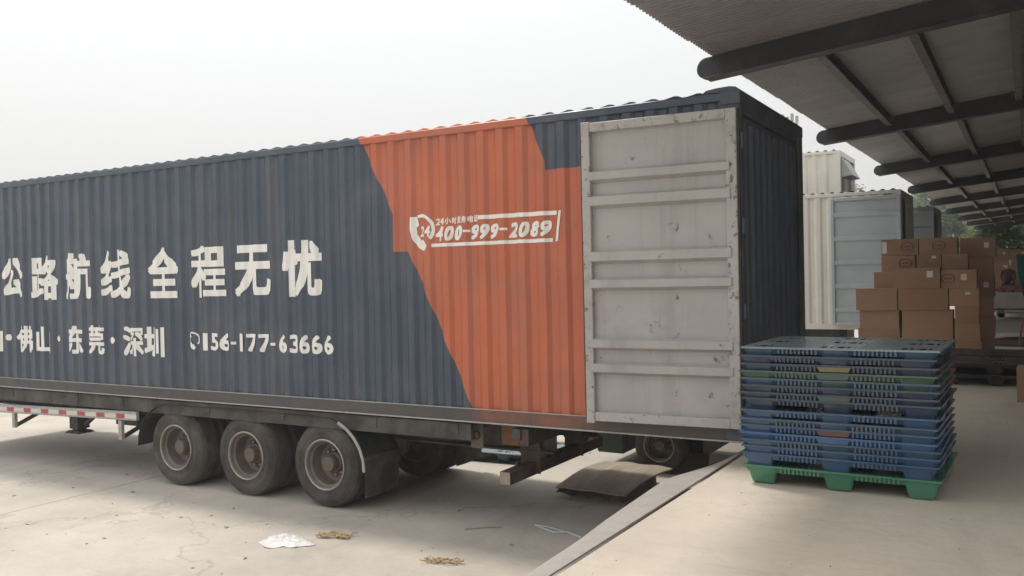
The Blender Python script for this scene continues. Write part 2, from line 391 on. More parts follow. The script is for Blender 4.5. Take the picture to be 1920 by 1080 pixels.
n = len(fr); mb.add(vs, [(i, i+1, n+i+1, n+i) for i in range(n-1)]); mb.build('front_wall', M['navy'], cont, True, thick=.002)
# rails
for y in (0, CW-.06): MB().box(-CL+.12, -.12, y, y+.06, CB+.016, CB+.14).build('bottom_rail', M['rail'], cont, True, bevel=.004)
for y in (-.012, CW-.06): MB().box(-CL+.02, -.02, y, y+.072, CB, CB+.0155).build('bottom_flange', M['flange'], cont, True, bevel=.003)
MB().box(-CL+.12, -.12, -.004, .011, CB+.1405, CB+.150).build('rail_weld', M['flange'], cont, True)
for y in (-.002, CW-.062): MB().box(-CL+.12, -.12, y, y+.064, CT-.08, CT-.004).build('top_rail', M['livery'], cont, True, bevel=.006)
# roof with cross ribs whose ends show above the top rail
mb = MB(); xs = []; k = 0; P = .216
x = -.05
pr = []
while x > -CL+.05:
    pr += [(x, 0), (x-.05, .004), (x-.085, .02), (x-.125, .024), (x-.165, .014)]; x -= P
pr.append((-CL+.04, 0)); pr = pr[::-1]
ysr = [.004, .02, .3, 1.25, 2.2, CW-.02, CW-.004]; hz = [-.006, .5, 1, 1.25, 1, .5, -.006]
vs = [(a, y, CT-.003 + max(0, b)*min(1, h) + (.012*(h-1) if h > 1 else 0) + (-.006 if h < 0 else 0)) for y, h in zip(ysr, [.0,1,1,1.25,1,1,.0]) for a, b in pr]
n = len(pr); mb.add(vs, [(j*n+i, j*n+i+1, (j+1)*n+i+1, (j+1)*n+i) for j in range(6) for i in range(n-1)])
mb.build('roof', M['rooflivery'], cont, True)
# rear and front frames
for x0, x1 in ((-.12, 0), (-CL, -CL+.12)):
    for y0, y1 in ((0, .12), (CW-.12, CW)): MB().box(x0, x1, y0, y1, CB+.12, CT-.11).build('corner_post', M['navy'], cont, True, bevel=.01)
MB().box(-.12, -.002, .12, CW-.12, CT-.19, CT-.0).build('header_beam', M['navy'], cont, True, bevel=.008)
MB().box(-CL+.002, -CL+.12, .12, CW-.12, CT-.12, CT-.002).build('header_beam', M['navy'], cont, True, bevel=.008)
rr = MB()
pts = [(-.34,CT+.0),(-.30,CT+.028),(-.2,CT+.04),(-.09,CT+.044),(-.035,CT+.034),(-.008,CT+.004)]
rr.prism_y([(a,b) for a,b in pts], .0, CW, 0); rr.build('rear_roof_cap', M['navy'], cont, True, smooth=True)
for xa in (-.12, -CL+.002): MB().box(xa, xa+.118, .12, CW-.12, CB+.002, CB+.14).build('door_sill', M['chassis'], cont, True, bevel=.006)
cm = MB().box(-.09, .09, -.081, .081, -.06, .06).mesh('corner_casting', M['navy'], bevel=.012, seg=2)
for x in (-.085, -CL+.085):
    for y in (.075, CW-.075):
        for z in (CB+.06, CT-.055):
            o = link('corner_casting', cm, cont); o.matrix_parent_inverse = wm(cont).inverted(); o.location = (x, y, z)
fl = cont
for k in range(9):
    y = .07 + k*.262
    MB().box(-CL+.13, -.13, y, y+.258, CB+.09, CB+.125).build('floor_plank', M['plank'], cont, True)
fbm = MB().box(0, .05, .07, CW-.07, CB+.01, CB+.088).mesh('floor_bearer', M['chassis'])
for k in range(30): o = link('floor_bearer', fbm, cont); o.matrix_parent_inverse = wm(cont).inverted(); o.location = (-CL + .5 + k*.44, 0, 0)
# navy rear leaves, closed behind the grey one
for y0, y1 in ((.125, 1.245), (1.255, 2.375)):
    dd = MB().box(-.07, -.03, y0, y1, CB+.15, CT-.2).build('door', M['navy'], cont, True, bevel=.008)
    for k in range(5):
        y = y0 + .12 + k*.22
        r2 = MB(); r2.add([(-.031, y-.075, CB+.2),(-.031, y+.075, CB+.2),(-.031, y+.075, CT-.25),(-.031, y-.075, CT-.25),(-.004, y-.045, CB+.22),(-.004, y+.045, CB+.22),(-.004, y+.045, CT-.27),(-.004, y-.045, CT-.27)],
            [(0,1,2,3),(4,5,6,7),(0,1,5,4),(1,2,6,5),(2,3,7,6),(3,0,4,7)]); r2.build('door_rib', M['navy'], dd, True)
MB().tube([(.012, 2.2, CB+.08), (.012, 2.2, CT-.12)], .015, 10).build('lock_rod', M['chassis'], dd, True, smooth=True)
# near rear door swung back against the side
th = R(2.6); hx, hy = -.012, -.045
def dp(u, z, w): return (hx - u*math.cos(th) + w*math.sin(th), hy - u*math.sin(th) - w*math.cos(th), z)
DW, D0, D1 = 1.455, 1.275, 4.075
rid = [(3.63,3.51),(3.40,3.27),(2.88,2.75),(2.62,2.50),(2.06,1.94),(1.83,1.71)]
prf = [(D1-.02, .0)]
for a, b in rid: prf += [(a+.004, 0), (a-.022, .07), (b+.03, .07), (b+.0, 0)]
prf.append((D0+.03, 0))
us = [.06] + [.06 + (DW-.12)*k/10 for k in range(1, 10)] + [DW-.06]
mb = MB(); n = len(prf)
def dent(u, z): return .007*noise.noise(Vector((u*2.3, z*2.1, 3.3))) + .004*noise.noise(Vector((u*6, z*7, 1.3)))
# finer rows in the flat fields
fine = []
for (za, wa), (zb, wb) in zip(prf, prf[1:]):
    k = max(1, int(abs(za-zb)/.09)); fine += [(za+(zb-za)*i/k, wa+(wb-wa)*i/k) for i in range(k)]
fine.append(prf[-1]); n = len(fine)
mb.add([dp(u, z, w + dent(u, z)) for u in us for z, w in fine], [(i*n+j, (i+1)*n+j, (i+1)*n+j+1, i*n+j+1) for i in range(len(us)-1) for j in range(n-1)])
door = mb.build('door', M['doorgrey'], cont, True, smooth=False, thick=.003); door['label'] = 'scuffed grey ribbed door swung back against the side'
def door_box(name, u0, u1, z0, z1, w0, w1, m, bev=.006):
    mb = MB(); mb.add([dp(u, z, w) for w in (w0, w1) for u, z in ((u0,z0),(u1,z0),(u1,z1),(u0,z1))], [(0,3,2,1),(4,5,6,7),(0,1,5,4),(1,2,6,5),(2,3,7,6),(3,0,4,7)])
    return mb.build(name, m, door, True, bevel=bev)
door_box('frame_stile', 0, .095, D0, D1, -.03, .058, M['doorframe']); door_box('frame_stile', DW-.085, DW, D0-.02, D1+.01, -.03, .058, M['doorframe'])
door_box('frame_rail', .096, DW-.086, D1-.085, D1, -.03, .055, M['doorframe']); door_box('frame_rail', .096, DW-.086, D0, D0+.085, -.03, .055, M['doorframe'])
door_box('rubber_seal', DW+.001, DW+.022, D0, D1, -.01, .03, M['blackplastic'], .003)
door_box('rubber_seal', -.018, -.001, D0, D1, -.01, .03, M['blackplastic'], .003)
for z in (1.55, 2.3, 3.05, 3.8):
    mb = MB(); mb.tube([(.012, -.012, z-.07), (.012, -.012, z+.07)], .022, 10); mb.box(-.02, .03, -.03, -.002, z-.05, z+.05); mb.build('hinge', M['navy'], cont, True, bevel=.003)

# ------------------------------------------------------------------ lettering, laid on the pressed sheet
breaks = [x for x, y in PROF]
def glyph_mesh(txt, offset, shear=0.0):
    cu = bpy.data.curves.new('t', 'FONT'); cu.body = txt; cu.size = 1; cu.offset = offset; cu.shear = shear; cu.fill_mode = 'FRONT'; cu.resolution_u = 3
    o = bpy.data.objects.new('t', cu); COL.objects.link(o); bpy.context.view_layer.update()
    me = bpy.data.meshes.new_from_object(o.evaluated_get(bpy.context.evaluated_depsgraph_get()))
    bpy.data.objects.remove(o); bpy.data.curves.remove(cu)
    return me
SH = [(0,0), (1,1), (1,-1), (-1,1), (-1,-1), (1,0), (-1,0), (0,1), (0,-1)]
def lay(name, items, parent, m, fat=0.0):
    """items: (mesh or (verts, faces), x0, x1, z0, z1) fitted into rectangles, thickened by fat metres and wrapped on the ribs"""
    bmo = bmesh.new()
    for src, x0, x1, z0, z1 in items:
        for si, (sx, sz) in enumerate(SH if fat else SH[:1]):
            bm = bmesh.new()
            if isinstance(src, tuple):
                vv = [bm.verts.new((a, b, 0)) for a, b in src[0]]
                for f in src[1]: bm.faces.new([vv[i] for i in f])
            else: bm.from_mesh(src)
            xa = min(v.co.x for v in bm.verts); xb = max(v.co.x for v in bm.verts); ya = min(v.co.y for v in bm.verts); yb = max(v.co.y for v in bm.verts)
            for v in bm.verts: v.co = (x0+fat + (v.co.x-xa)/(xb-xa)*(x1-x0-2*fat) + sx*fat, 0, z0+fat + (v.co.y-ya)/(yb-ya)*(z1-z0-2*fat) + sz*fat)
            for bx in breaks:
                if x0 < bx < x1: bmesh.ops.bisect_plane(bm, geom=bm.verts[:]+bm.edges[:]+bm.faces[:], plane_co=(bx,0,0), plane_no=(1,0,0))
            bmesh.ops.triangulate(bm, faces=bm.faces[:])
            for v in bm.verts: v.co.y = corr_y(v.co.x) - .0095 + .00025*si
            me = bpy.data.meshes.new('x'); bm.to_mesh(me); bm.free(); bmo.from_mesh(me); bpy.data.meshes.remove(me)
    for f in bmo.faces:
        if f.normal.y > 0: f.normal_flip()
    me = bpy.data.meshes.new(name); bmo.to_mesh(me); bmo.free(); me.materials.append(m)
    o = link(name, me, parent, True); return o
W = [c for c in cont.children if c.name.startswith('side_wall')][0]
big = dict(zip('公路航线全程无忧', [(-11.33,-10.79,2.50,3.10),(-10.58,-9.96,2.46,3.11),(-9.78,-9.16,2.46,3.13),(-8.94,-8.34,2.47,3.14),(-7.97,-7.34,2.47,3.14),(-7.10,-6.50,2.47,3.13),(-6.34,-5.70,2.48,3.11),(-5.51,-4.91,2.47,3.14)]))
for ch, r in big.items(): lay('lettering', [(glyph_mesh(ch, 0),) + r], W, M['letter'], .017 if ch in '路航程线' else .022)
small = [('山',(-11.78,-11.40,1.68,2.07)),('佛',(-11.0,-10.57,1.68,2.08)),('山',(-10.52,-10.15,1.68,2.07)),('东',(-9.75,-9.38,1.69,2.09)),('莞',(-9.29,-8.91,1.69,2.10)),('深',(-8.49,-8.11,1.69,2.09)),('圳',(-8.05,-7.69,1.69,2.09))]
for ch, r in small: lay('lettering', [(glyph_mesh(ch, 0),) + r], W, M['letter'], .010 if ch in '莞深佛' else .013)
def disc(n=16): return ([(math.cos(2*math.pi*k/n), math.sin(2*math.pi*k/n)) for k in range(n)], [tuple(range(n))])
for a, b in ((-11.27,-11.16),(-10.02,-9.9),(-8.76,-8.68)): lay('dot', [(disc(), a, b, 1.85, 1.945)], W, M['letter'])
tel = [('1',-6.915,-6.83),('5',-6.80,-6.63),('6',-6.61,-6.44),('1',-6.285,-6.20),('7',-6.14,-5.97),('7',-5.93,-5.76),('6',-5.62,-5.46),('3',-5.43,-5.29),('6',-5.26,-5.13),('6',-5.08,-4.93),('6',-4.90,-4.74)]
lay('lettering', [(glyph_mesh(c, 0), a, b, 1.80, 2.02) for c, a, b in tel] + [((( (0,0),(1,0),(1,1),(0,1) ), ((0,1,2,3),)), a, b, 1.885, 1.92) for a, b in ((-6.41,-6.34),(-5.73,-5.66))], W, M['letter'], .009)
def ring(r0, r1, a0, a1, n=18, sx=1.0):
    vs = []
    for k in range(n+1):
        t = a0 + (a1-a0)*k/n; vs += [(sx*r0*math.cos(t), r0*math.sin(t)), (sx*r1*math.cos(t), r1*math.sin(t))]
    return vs, [(2*k, 2*k+1, 2*k+3, 2*k+2) for k in range(n)]
def rebox(v): xs = [a for a, b in v]; ys = [b for a, b in v]; return min(xs), max(xs), min(ys), max(ys)
def place(src, ox, oz, sx, sz):
    x0, x1, y0, y1 = rebox(src[0]); return (src, ox+x0*sx, ox+x1*sx, oz+y0*sz, oz+y1*sz)
handset = ([(-.95,1.0),(-.42,1.02),(-.22,.42),(-.48,.22),(-.42,-.22),(.02,-.70),(.30,-.62),(.62,-1.08),(.42,-1.42),(.12,-1.40),(-.30,-1.20),(-.78,-.62),(-1.0,.1)], [(0,1,2,3),(0,3,12),(3,4,12),(4,11,12),(4,10,11),(4,5,10),(5,9,10),(5,8,9),(5,6,8),(6,7,8)])
def phone_logo(cx, cz_, s, m, big_=True):
    it = [place(handset, cx, cz_, s*.9, s), place(ring(.88, 1.10, R(-42), R(112), 14, 1.0), cx+.05*s, cz_+.08*s, s, s)]
    return it
lay('telephone_mark', phone_logo(-3.475, 3.165, .152, M['letter']), W, M['letter'])
lay('lettering', [(glyph_mesh('24', 0, .15), -3.495, -3.345, 3.10, 3.215)], W, M['letter'], .004)
lay('telephone_mark', phone_logo(-7.105, 1.93, .088, M['letter']), W, M['letter'])
lay('lettering', [(glyph_mesh(c, 0, .1), -3.29 + .069*k, -3.29 + .069*k + .062, 3.215+.002*k, 3.285+.002*k) for k, c in enumerate('24小时服务电话')], W, M['letter'], .0022)
num = '400-999-2089'; wds = [.15,.12,.14,.09,.14,.12,.14,.10,.15,.13,.14,.14]; x = -3.30; it = []
tot = sum(wds); k_ = (3.30-1.89)/tot
for i, (c, w) in enumerate(zip(num, wds)):
    xx = x + w*k_*.05; xe = x + w*k_*.97; dz = .0
    if c == '-': it.append(((((0,0),(1,0),(1,1),(0,1)), ((0,1,2,3),)), xx, xe, 3.125, 3.15))
    else: it.append((glyph_mesh(c, 0, .28), xx, xe, 3.045, 3.20))
    x += w*k_
lay('lettering', it, W, M['letter'], .008)
sq = (((0,0),(1,0),(1,1),(0,1)), ((0,1,2,3),))
lay('lettering_border', [(sq, -2.74, -1.83, 3.25, 3.292), (sq, -3.34, -1.885, 2.985, 3.022), ((((0,0),(.5,0),(1,1),(.7,1)), ((0,1,2,3),)), -1.86, -1.775, 2.99, 3.29)], W, M['letter'])

# ------------------------------------------------------------------ semi-trailer under the container
trailer = thing('semi_trailer', 'dusty three-axle skeletal semi-trailer carrying the navy and orange container', 'trailer', (-6.2, CW/2, 0))
def tpart(name, mb, m, parent=trailer, **kw): return mb.build(name, m, parent, True, **kw)
for y in (.72, 1.78):                                    # main I-beams
    mb = MB(); mb.box(-CL+.3, -2.25, y-.075, y+.075, CB-.03, CB-.008); mb.box(-CL+.3, -2.25, y-.008, y+.008, .76, CB-.031); mb.box(-CL+.3, -2.25, y-.075, y+.075, .735, .759)
    tpart('chassis_beam', mb, M['chassis'])
for x in (-12.6, -11.2, -9.6, -8.6, -6.9, -5.6, -4.2, -3.1, -2.35):
    tpart('cross_member', MB().box(x-.05, x+.05, .02, CW-.02, CB-.15, CB-.032), M['chassis'], bevel=.004)
for y in (.03, CW-.09):
    tpart('side_rail', MB().box(-CL+.4, -2.3, y, y+.05, CB-.13, CB-.033) if 0 else MB().box(-CL+.4, -2.9, y, y+.05, CB-.20, CB-.02), M['chassis'], bevel=.004)
# wheels: local, axis along Y, outer face towards -Y
TR = .505
tprof = [(.288,.02),(.30,-.004),(.325,-.010),(.328,-.014),(.336,-.014),(.339,-.011),(.372,-.016),(.375,-.021),(.412,-.021),(.415,-.016),(.44,-.012),(.462,.006),(.468,.012),(.482,.014),(.497,.04)]
for k in range(5):
    y0 = .055 + k*.045; tprof += [(TR, y0), (TR, y0+.033), (TR-.011, y0+.036), (TR-.011, y0+.042)]
tprof += [(TR, .28), (.482,.305),(.44,.325),(.36,.33),(.30,.32),(.288,.30)]
tyre_m = MB().lathe_y(tprof, 56).mesh('tyre', M['rubber'], smooth=True)
rim_m = MB().lathe_y([(.29,.005),(.296,-.006),(.285,-.010),(.272,.0),(.266,.03),(.262,.035),(.245,.05),(.242,.13),(.225,.18),(.17,.205),(.10,.205),(.0,.205)], 48).mesh('wheel', M['rim'], smooth=True)
lip_m = MB().lathe_y([(.302,-.002),(.303,-.016),(.292,-.022),(.283,-.014),(.283,-.002)], 48).mesh('rim_lip', M['rimedge'], smooth=True)
hub_m = MB().lathe_y([(.125,.206),(.12,.15),(.098,.135),(.095,.06),(.085,.045),(.0,.045)], 24).mesh('hub', M['rim'], smooth=True)
nut_m = MB().lathe_y([(.0175,.206),(.0175,.165),(.012,.158),(.0,.158)], 6).mesh('lug_nut', M['rimedge'])
hole_m = MB().lathe_y([(.034,.1985),(.034,.1975),(.0,.1975)], 12).mesh('hand_hole', M['blackplastic'])
def make_wheel(parent, loc, rz=0, spin=0, detail=True):
    w = link('wheel', rim_m, parent); w.matrix_parent_inverse = wm(parent).inverted(); w.location = loc; w.rotation_euler = (0, spin, rz)
    link('tyre', tyre_m, w)
    if detail:
        link('rim_lip', lip_m, w); link('hub', hub_m, w)
        for k in range(10):
            a = 2*math.pi*k/10; o = link('lug_nut', nut_m, w); o.location = (.148*math.cos(a), 0, .148*math.sin(a))
        for k in range(8):
            a = 2*math.pi*(k+.5)/8; o = link('hand_hole', hole_m, w); o.location = (.2*math.cos(a), 0, .2*math.sin(a))
    return w
AX = (-7.53, -6.24, -4.95)
for i, x in enumerate(AX):
    make_wheel(trailer, (x, .05, TR), 0, .3 + i*.9)
    make_wheel(trailer, (x, .72, TR), math.pi, 0, False)
    make_wheel(trailer, (x, CW-.05, TR), math.pi, i*.7)
    make_wheel(trailer, (x, CW-.72, TR), 0, 0, False)
    tpart('axle', MB().tube([(x, .3, TR), (x, CW-.3, TR)], .075, 12), M['chassis'], smooth=True)
    for y in (.72, 1.78):
        mb = MB()
        for q in range(6): L_ = .62 - q*.09; mb.grid(lambda u, v, q=q, L_=L_: (x + (u-.5)*2*L_*.9, y - .04 + .08*v, TR + .10 + q*.016 + .10*((u-.5)*2)**2*(L_/.62)), 8, 1)
        tpart('leaf_spring', mb, M['chassis'], thick=.012)
        tpart('spring_hanger', MB().prism_y([(x+.56,.75),(x+.72,.75),(x+.67,.58),(x+.61,.58)], y-.05, y+.05), M['chassis'])
# mudguards: arc sheet over the first and last wheel and a flat run between
for y0, y1 in ((.0, .66), (CW-.66, CW)):
    path = []
    for a in range(0, 7): t = R(182 - a*13.5); path.append((AX[0] + .63*math.cos(t) - .08, TR + .57*math.sin(t)))
    path.append((AX[1], CB-.06))
    for a in range(6, -1, -1): t = R(-2 + a*13.5); path.append((AX[2] + .63*math.cos(t), TR + .57*math.sin(t)))
    n = len(path); mb = MB()
    mb.add([(x, y, min(z, CB-.05)) for y in (y0, y1) for x, z in path], [(i, i+1, n+i+1, n+i) for i in range(n-1)])
    mg = tpart('mudguard', mb, M['blackplastic'], thick=.006)
    if y0 < .1:
        lip = MB()
        for (a, b) in list(zip(path, path[1:]))[9:]:
            lip.bar((a[0], y0-.006, min(a[1], CB-.05)), (b[0], y0-.006, min(b[1], CB-.05)), .012, .035, up=(0,0,1))
        tpart('mudguard_edge', lip, M['flange'], mg)
    xf_ = path[-1][0] - .015
    mb = MB().grid(lambda u, v: (xf_ + .02*math.sin(v*2.6) + .012*math.sin(u*5), y0 + .01 + u*.62, .62 - v*.43), 6, 6); tpart('mud_flap', mb, M['rubber'], thick=.008)
    tpart('flap_bracket', MB().box(xf_-.02, xf_+.02, y0+.02, y0+.62, .60, .645), M['chassis'], bevel=.003)
    xg = path[0][0]
# side guard with reflective tape, uprights and struts
for y in (.0, CW-.05):
    g = tpart('side_guard_rail', MB().add([(-12.6,y,.72),(-8.26,y,.815),(-8.26,y+.05,.815),(-12.6,y+.05,.72),(-12.6,y,.845),(-8.26,y,.935),(-8.26,y+.05,.935),(-12.6,y+.05,.845)], [(0,3,2,1),(4,5,6,7),(0,1,5,4),(1,2,6,5),(2,3,7,6),(3,0,4,7)]), M['flange'], bevel=.005)
    if y < .1:
        x = -12.4; k = 0
        while x < -8.45:
            w_ = .17 if k % 2 else .24; z = .72 + (x+12.6)*.0216
            MB().add([(x, -.0015, z+.028), (x+w_, -.0015, z+.028+w_*.0216), (x+w_, -.0015, z+.088+w_*.0216), (x, -.0015, z+.088)], [(0,1,2,3)]).build('reflective_strip', M['red'] if k % 2 else M['whitetape'], g, True)
            x += w_ + .012; k += 1
        for x in (-11.14, -8.62):
            tpart('guard_upright', MB().box(x-.035, x+.035, .006, .056, .53, .80), M['flange'], bevel=.004)
            tpart('guard_strut', MB().bar((x, .05, .56), (x+.05, .62, .80), .05), M['chassis'], bevel=.004)
for y in (.25, CW-.45):
    mb = MB(); mb.box(-10.13, -9.93, y, y+.2, .545, 1.0); mb.box(-10.10, -9.96, y+.03, y+.17, .50, .544)
    tpart('landing_leg', mb, M['chassis'], bevel=.008)
    tpart('landing_foot', MB().frustum(-10.03, y+.1, .485, .52, .17, .14, .12, .1), M['chassis'], bevel=.004)
    tpart('leg_brace', MB().bar((-9.9, y+.1, .60), (-9.35, y+.1, .95), .05), M['chassis'])
tpart('tool_box', MB().box(-9.4, -8.9, .5, 1.05, .62, .74), M['chassis'], bevel=.01)
tpart('air_tank', MB().tube([(-12.4, 1.25, .6), (-11.5, 1.25, .6)], .12, 14), M['chassis'], smooth=True)
# rear: underrun bar on hangers, lamp bracket, tail beam
ub = tpart('underrun_bar', MB().box(-2.60, -2.47, .1, 2.40, .50, .635), M['rustred'], bevel=.008)
tpart('bar_end_plate', MB().box(-2.595, -2.475, .093, .0995, .505, .63), M['wood'], ub)
for y in (.72, 1.78):
    tpart('underrun_hanger', MB().prism_y([(-2.72,.77),(-2.34,.77),(-2.44,.636),(-2.62,.636)], y-.05, y+.05) , M['rustred'], bevel=.005)
    tpart('hanger_plate', MB().box(-2.66, -2.42, y-.065, y-.052, .51, CB-.04), M['rustred'])
tpart('tail_beam', MB().box(-2.33, -2.22, .05, 2.45, .93, CB-.035), M['rustred'], bevel=.006)
lb = tpart('lamp_bracket', MB().box(-3.02, -2.86, .20, .23, .83, CB-.03), M['rim'], bevel=.01)
tpart('lamp_ring', MB().lathe_y([(.052,.0),(.052,-.012),(.036,-.012),(.034,.004),(.0,.004)], 20, (-2.94, .197, .97)), M['blackplastic'], lb, smooth=True)
tpart('tail_plate', MB().box(-2.88, -2.66, .62, .64, .80, 1.05), M['orangesteel'], bevel=.004)

# ------------------------------------------------------------------ nested plastic pallets on the dock
PW, PD = 1.36, 1.12                                     # long and short side
def cups():
    return [(sx*(PW/2-.135), sy*(PD/2-.125)) for sx in (-1,0,1) for sy in (-1,0,1)]
def make_deck(m):
    """deck plate with a flared rim, fine raised ribs and nine clusters of slots"""
    mb = MB(); a, b = PW/2, PD/2; nx, ny = 68, 28
    pat = (0,1,1,0,1,0,1,1,1,0,1,0,1)
    def hole(i, j):
        for cx_, cy_ in cups():
            ci, cj = int((cx_+a)/PW*nx), int((cy_+b)/PD*ny)
            k = i - ci + 7
            if 0 <= k < 13 and (j - cj) in (-1, 0, 1) and pat[k] and (k % 3 or j == cj): return True
        return False
    dx, dy = PW/nx, PD/ny; idx = {}
    def vid(i, j):
        if (i, j) not in idx: idx[(i, j)] = len(mb.v); mb.v.append((-a+i*dx, -b+j*dy, -.001))
        return idx[(i, j)]
    for i in range(nx):
        for j in range(ny):
            if not hole(i, j): mb.f.append((vid(i,j), vid(i+1,j), vid(i+1,j+1), vid(i,j+1))); mb.m.append(0)
    for k in range(1, nx, 2):
        if all(not hole(k, j) for j in range(ny)): mb.box(-a+k*dx+.004, -a+(k+1)*dx-.004, -b+.035, b-.035, -.0009, .0022)
    for x0, x1, y0, y1 in ((-a, a, -b, -b+.03), (-a, a, b-.03, b), (-a, -a+.03, -b+.03, b-.03), (a-.03, a, -b+.03, b-.03)):
        mb.box(x0, x1, y0, y1, -.012, 0.001)
    return mb.mesh('deck', m)
def make_skirt(m):
    """tapered side wall with comb ribs between the cups"""
    mb = MB(); a, b = PW/2-.012, PD/2-.012
    mb.frustum(0, 0, -.05, -.012, a-.018, b-.018, a, b, cap0=False, cap1=False)
    for side in (-1, 1):
        for k in range(44):
            x = -PW/2 + .04 + (PW-.08)*k/43
            if min(abs(x-c) for c in (-PW/2+.135, 0, PW/2-.135)) < .115: continue
            mb.box(x-.007, x+.007, side*(b-.004)-.010, side*(b-.004)+.010, -.047, -.0125)
        for k in range(34):
            y = -PD/2 + .04 + (PD-.08)*k/33
            if min(abs(y-c) for c in (-PD/2+.125, 0, PD/2-.125)) < .105: continue
            mb.box(side*(a-.004)-.008, side*(a-.004)+.008, y-.006, y+.006, -.047, -.0125)
    return mb.mesh('skirt', m)
def make_cup(m):
    mb = MB(); mb.frustum(0, 0, -.145, -.014, .082, .082, .112, .112, cap0=True, cap1=False)
    return mb.mesh('foot', m, bevel=.03, seg=3, smooth=True)
def make_cup_open(m):
    mb = MB(); mb.frustum(0, 0, -.145, -.014, .078, .078, .108, .108, cap0=True, cap1=False)
    return mb.mesh('foot', m, thick=.004)
cache = {}
def pallet(name, loc, rz, mk, label, group=None, deckm=None, midm=None):
    p = thing(name, label, 'pallet', loc, rz, group)
    for k in (mk, deckm or mk):
        if k not in cache: cache[k] = (make_deck(M[k]), make_skirt(M[k]), make_cup(M[k]))
    d, sk, cu = cache[mk]
    link('deck', cache[deckm or mk][0], p, loc=(0,0,.145)); link('skirt', sk, p, loc=(0,0,.145))
    for x, y in cups(): link('foot', cu, p, loc=(x, y, .145))
    if midm:
        MB().frustum(0, -PD/2+.010, .098, .132, .10, .006, .115, .008).build('foot_tab', M[midm], p)
    return p
rims = [2.085, 2.025, 1.965, 1.91, 1.855, 1.805, 1.75, 1.705, 1.62, 1.555, 1.505, 1.45, 1.40, 1.35, 1.295, 1.198]
cols = ['p_steel','p_navy','p_navy','p_dkgreen','p_steel','p_navy','p_navy','p_navy','p_blue','p_steel','p_blue','p_bright','p_steel','p_blue','p_blue','p_green']
mids = [None,None,'p_yellow','p_dkgreen',None,None,'p_dkgreen',None,None,None,'p_red','p_bright',None,None,None,None]
ordn = ['topmost','second','third','fourth','fifth','sixth','seventh','eighth','ninth','tenth','eleventh','twelfth','thirteenth','fourteenth','second lowest','bottom']
desc = ['dusty grey-blue','dark navy','dark navy yellow-tabbed','dark green','grey-blue','dark navy','dark navy green-tabbed','dark navy','thick-edged blue','grey-blue','blue red-tabbed','bright blue','grey-blue','blue','blue','green nine-footed']
for i, z in enumerate(rims):
    jx, jy, jr = random.uniform(-.012,.012), random.uniform(-.012,.012), random.uniform(-.6,.6)
    lab = f'{desc[i]} plastic pallet, ' + (f'{ordn[i]} from the top of the tall stack' if 0 < i < 14 else f'{ordn[i]} of the tall stack on the dock')
    pallet('plastic_pallet', (.965+jx, -.56+jy, z-.145), R(-1.4+jr), cols[i], lab, 'nested plastic pallets on the dock', 'p_deck' if i == 0 else None, mids[i])
# one on the ground beyond the trailer, seen between the hangers
pallet('plastic_pallet', (-4.35, 3.55, 0), R(3), 'p_navy', 'dark blue plastic pallet lying on the ground beyond the trailer underrun bar', None, 'p_deck')
# black pallets stacked two high further inside
for j, (x, y) in enumerate(((1.78, 6.15), (3.2, 6.15), (1.80, 7.45), (3.22, 7.45))):
    for k in range(2):
        pos = ['nearest the blue pallets', 'beside the lone carton', 'behind the nearest black ones', 'furthest inside the shed'][j]
        pallet('plastic_pallet', (x, y, DZ + k*.15), R(random.uniform(-2,2)), 'blackplastic', f'black plastic pallet, {"upper" if k else "lower"} of the low pair {pos}', 'black pallets inside the dock')

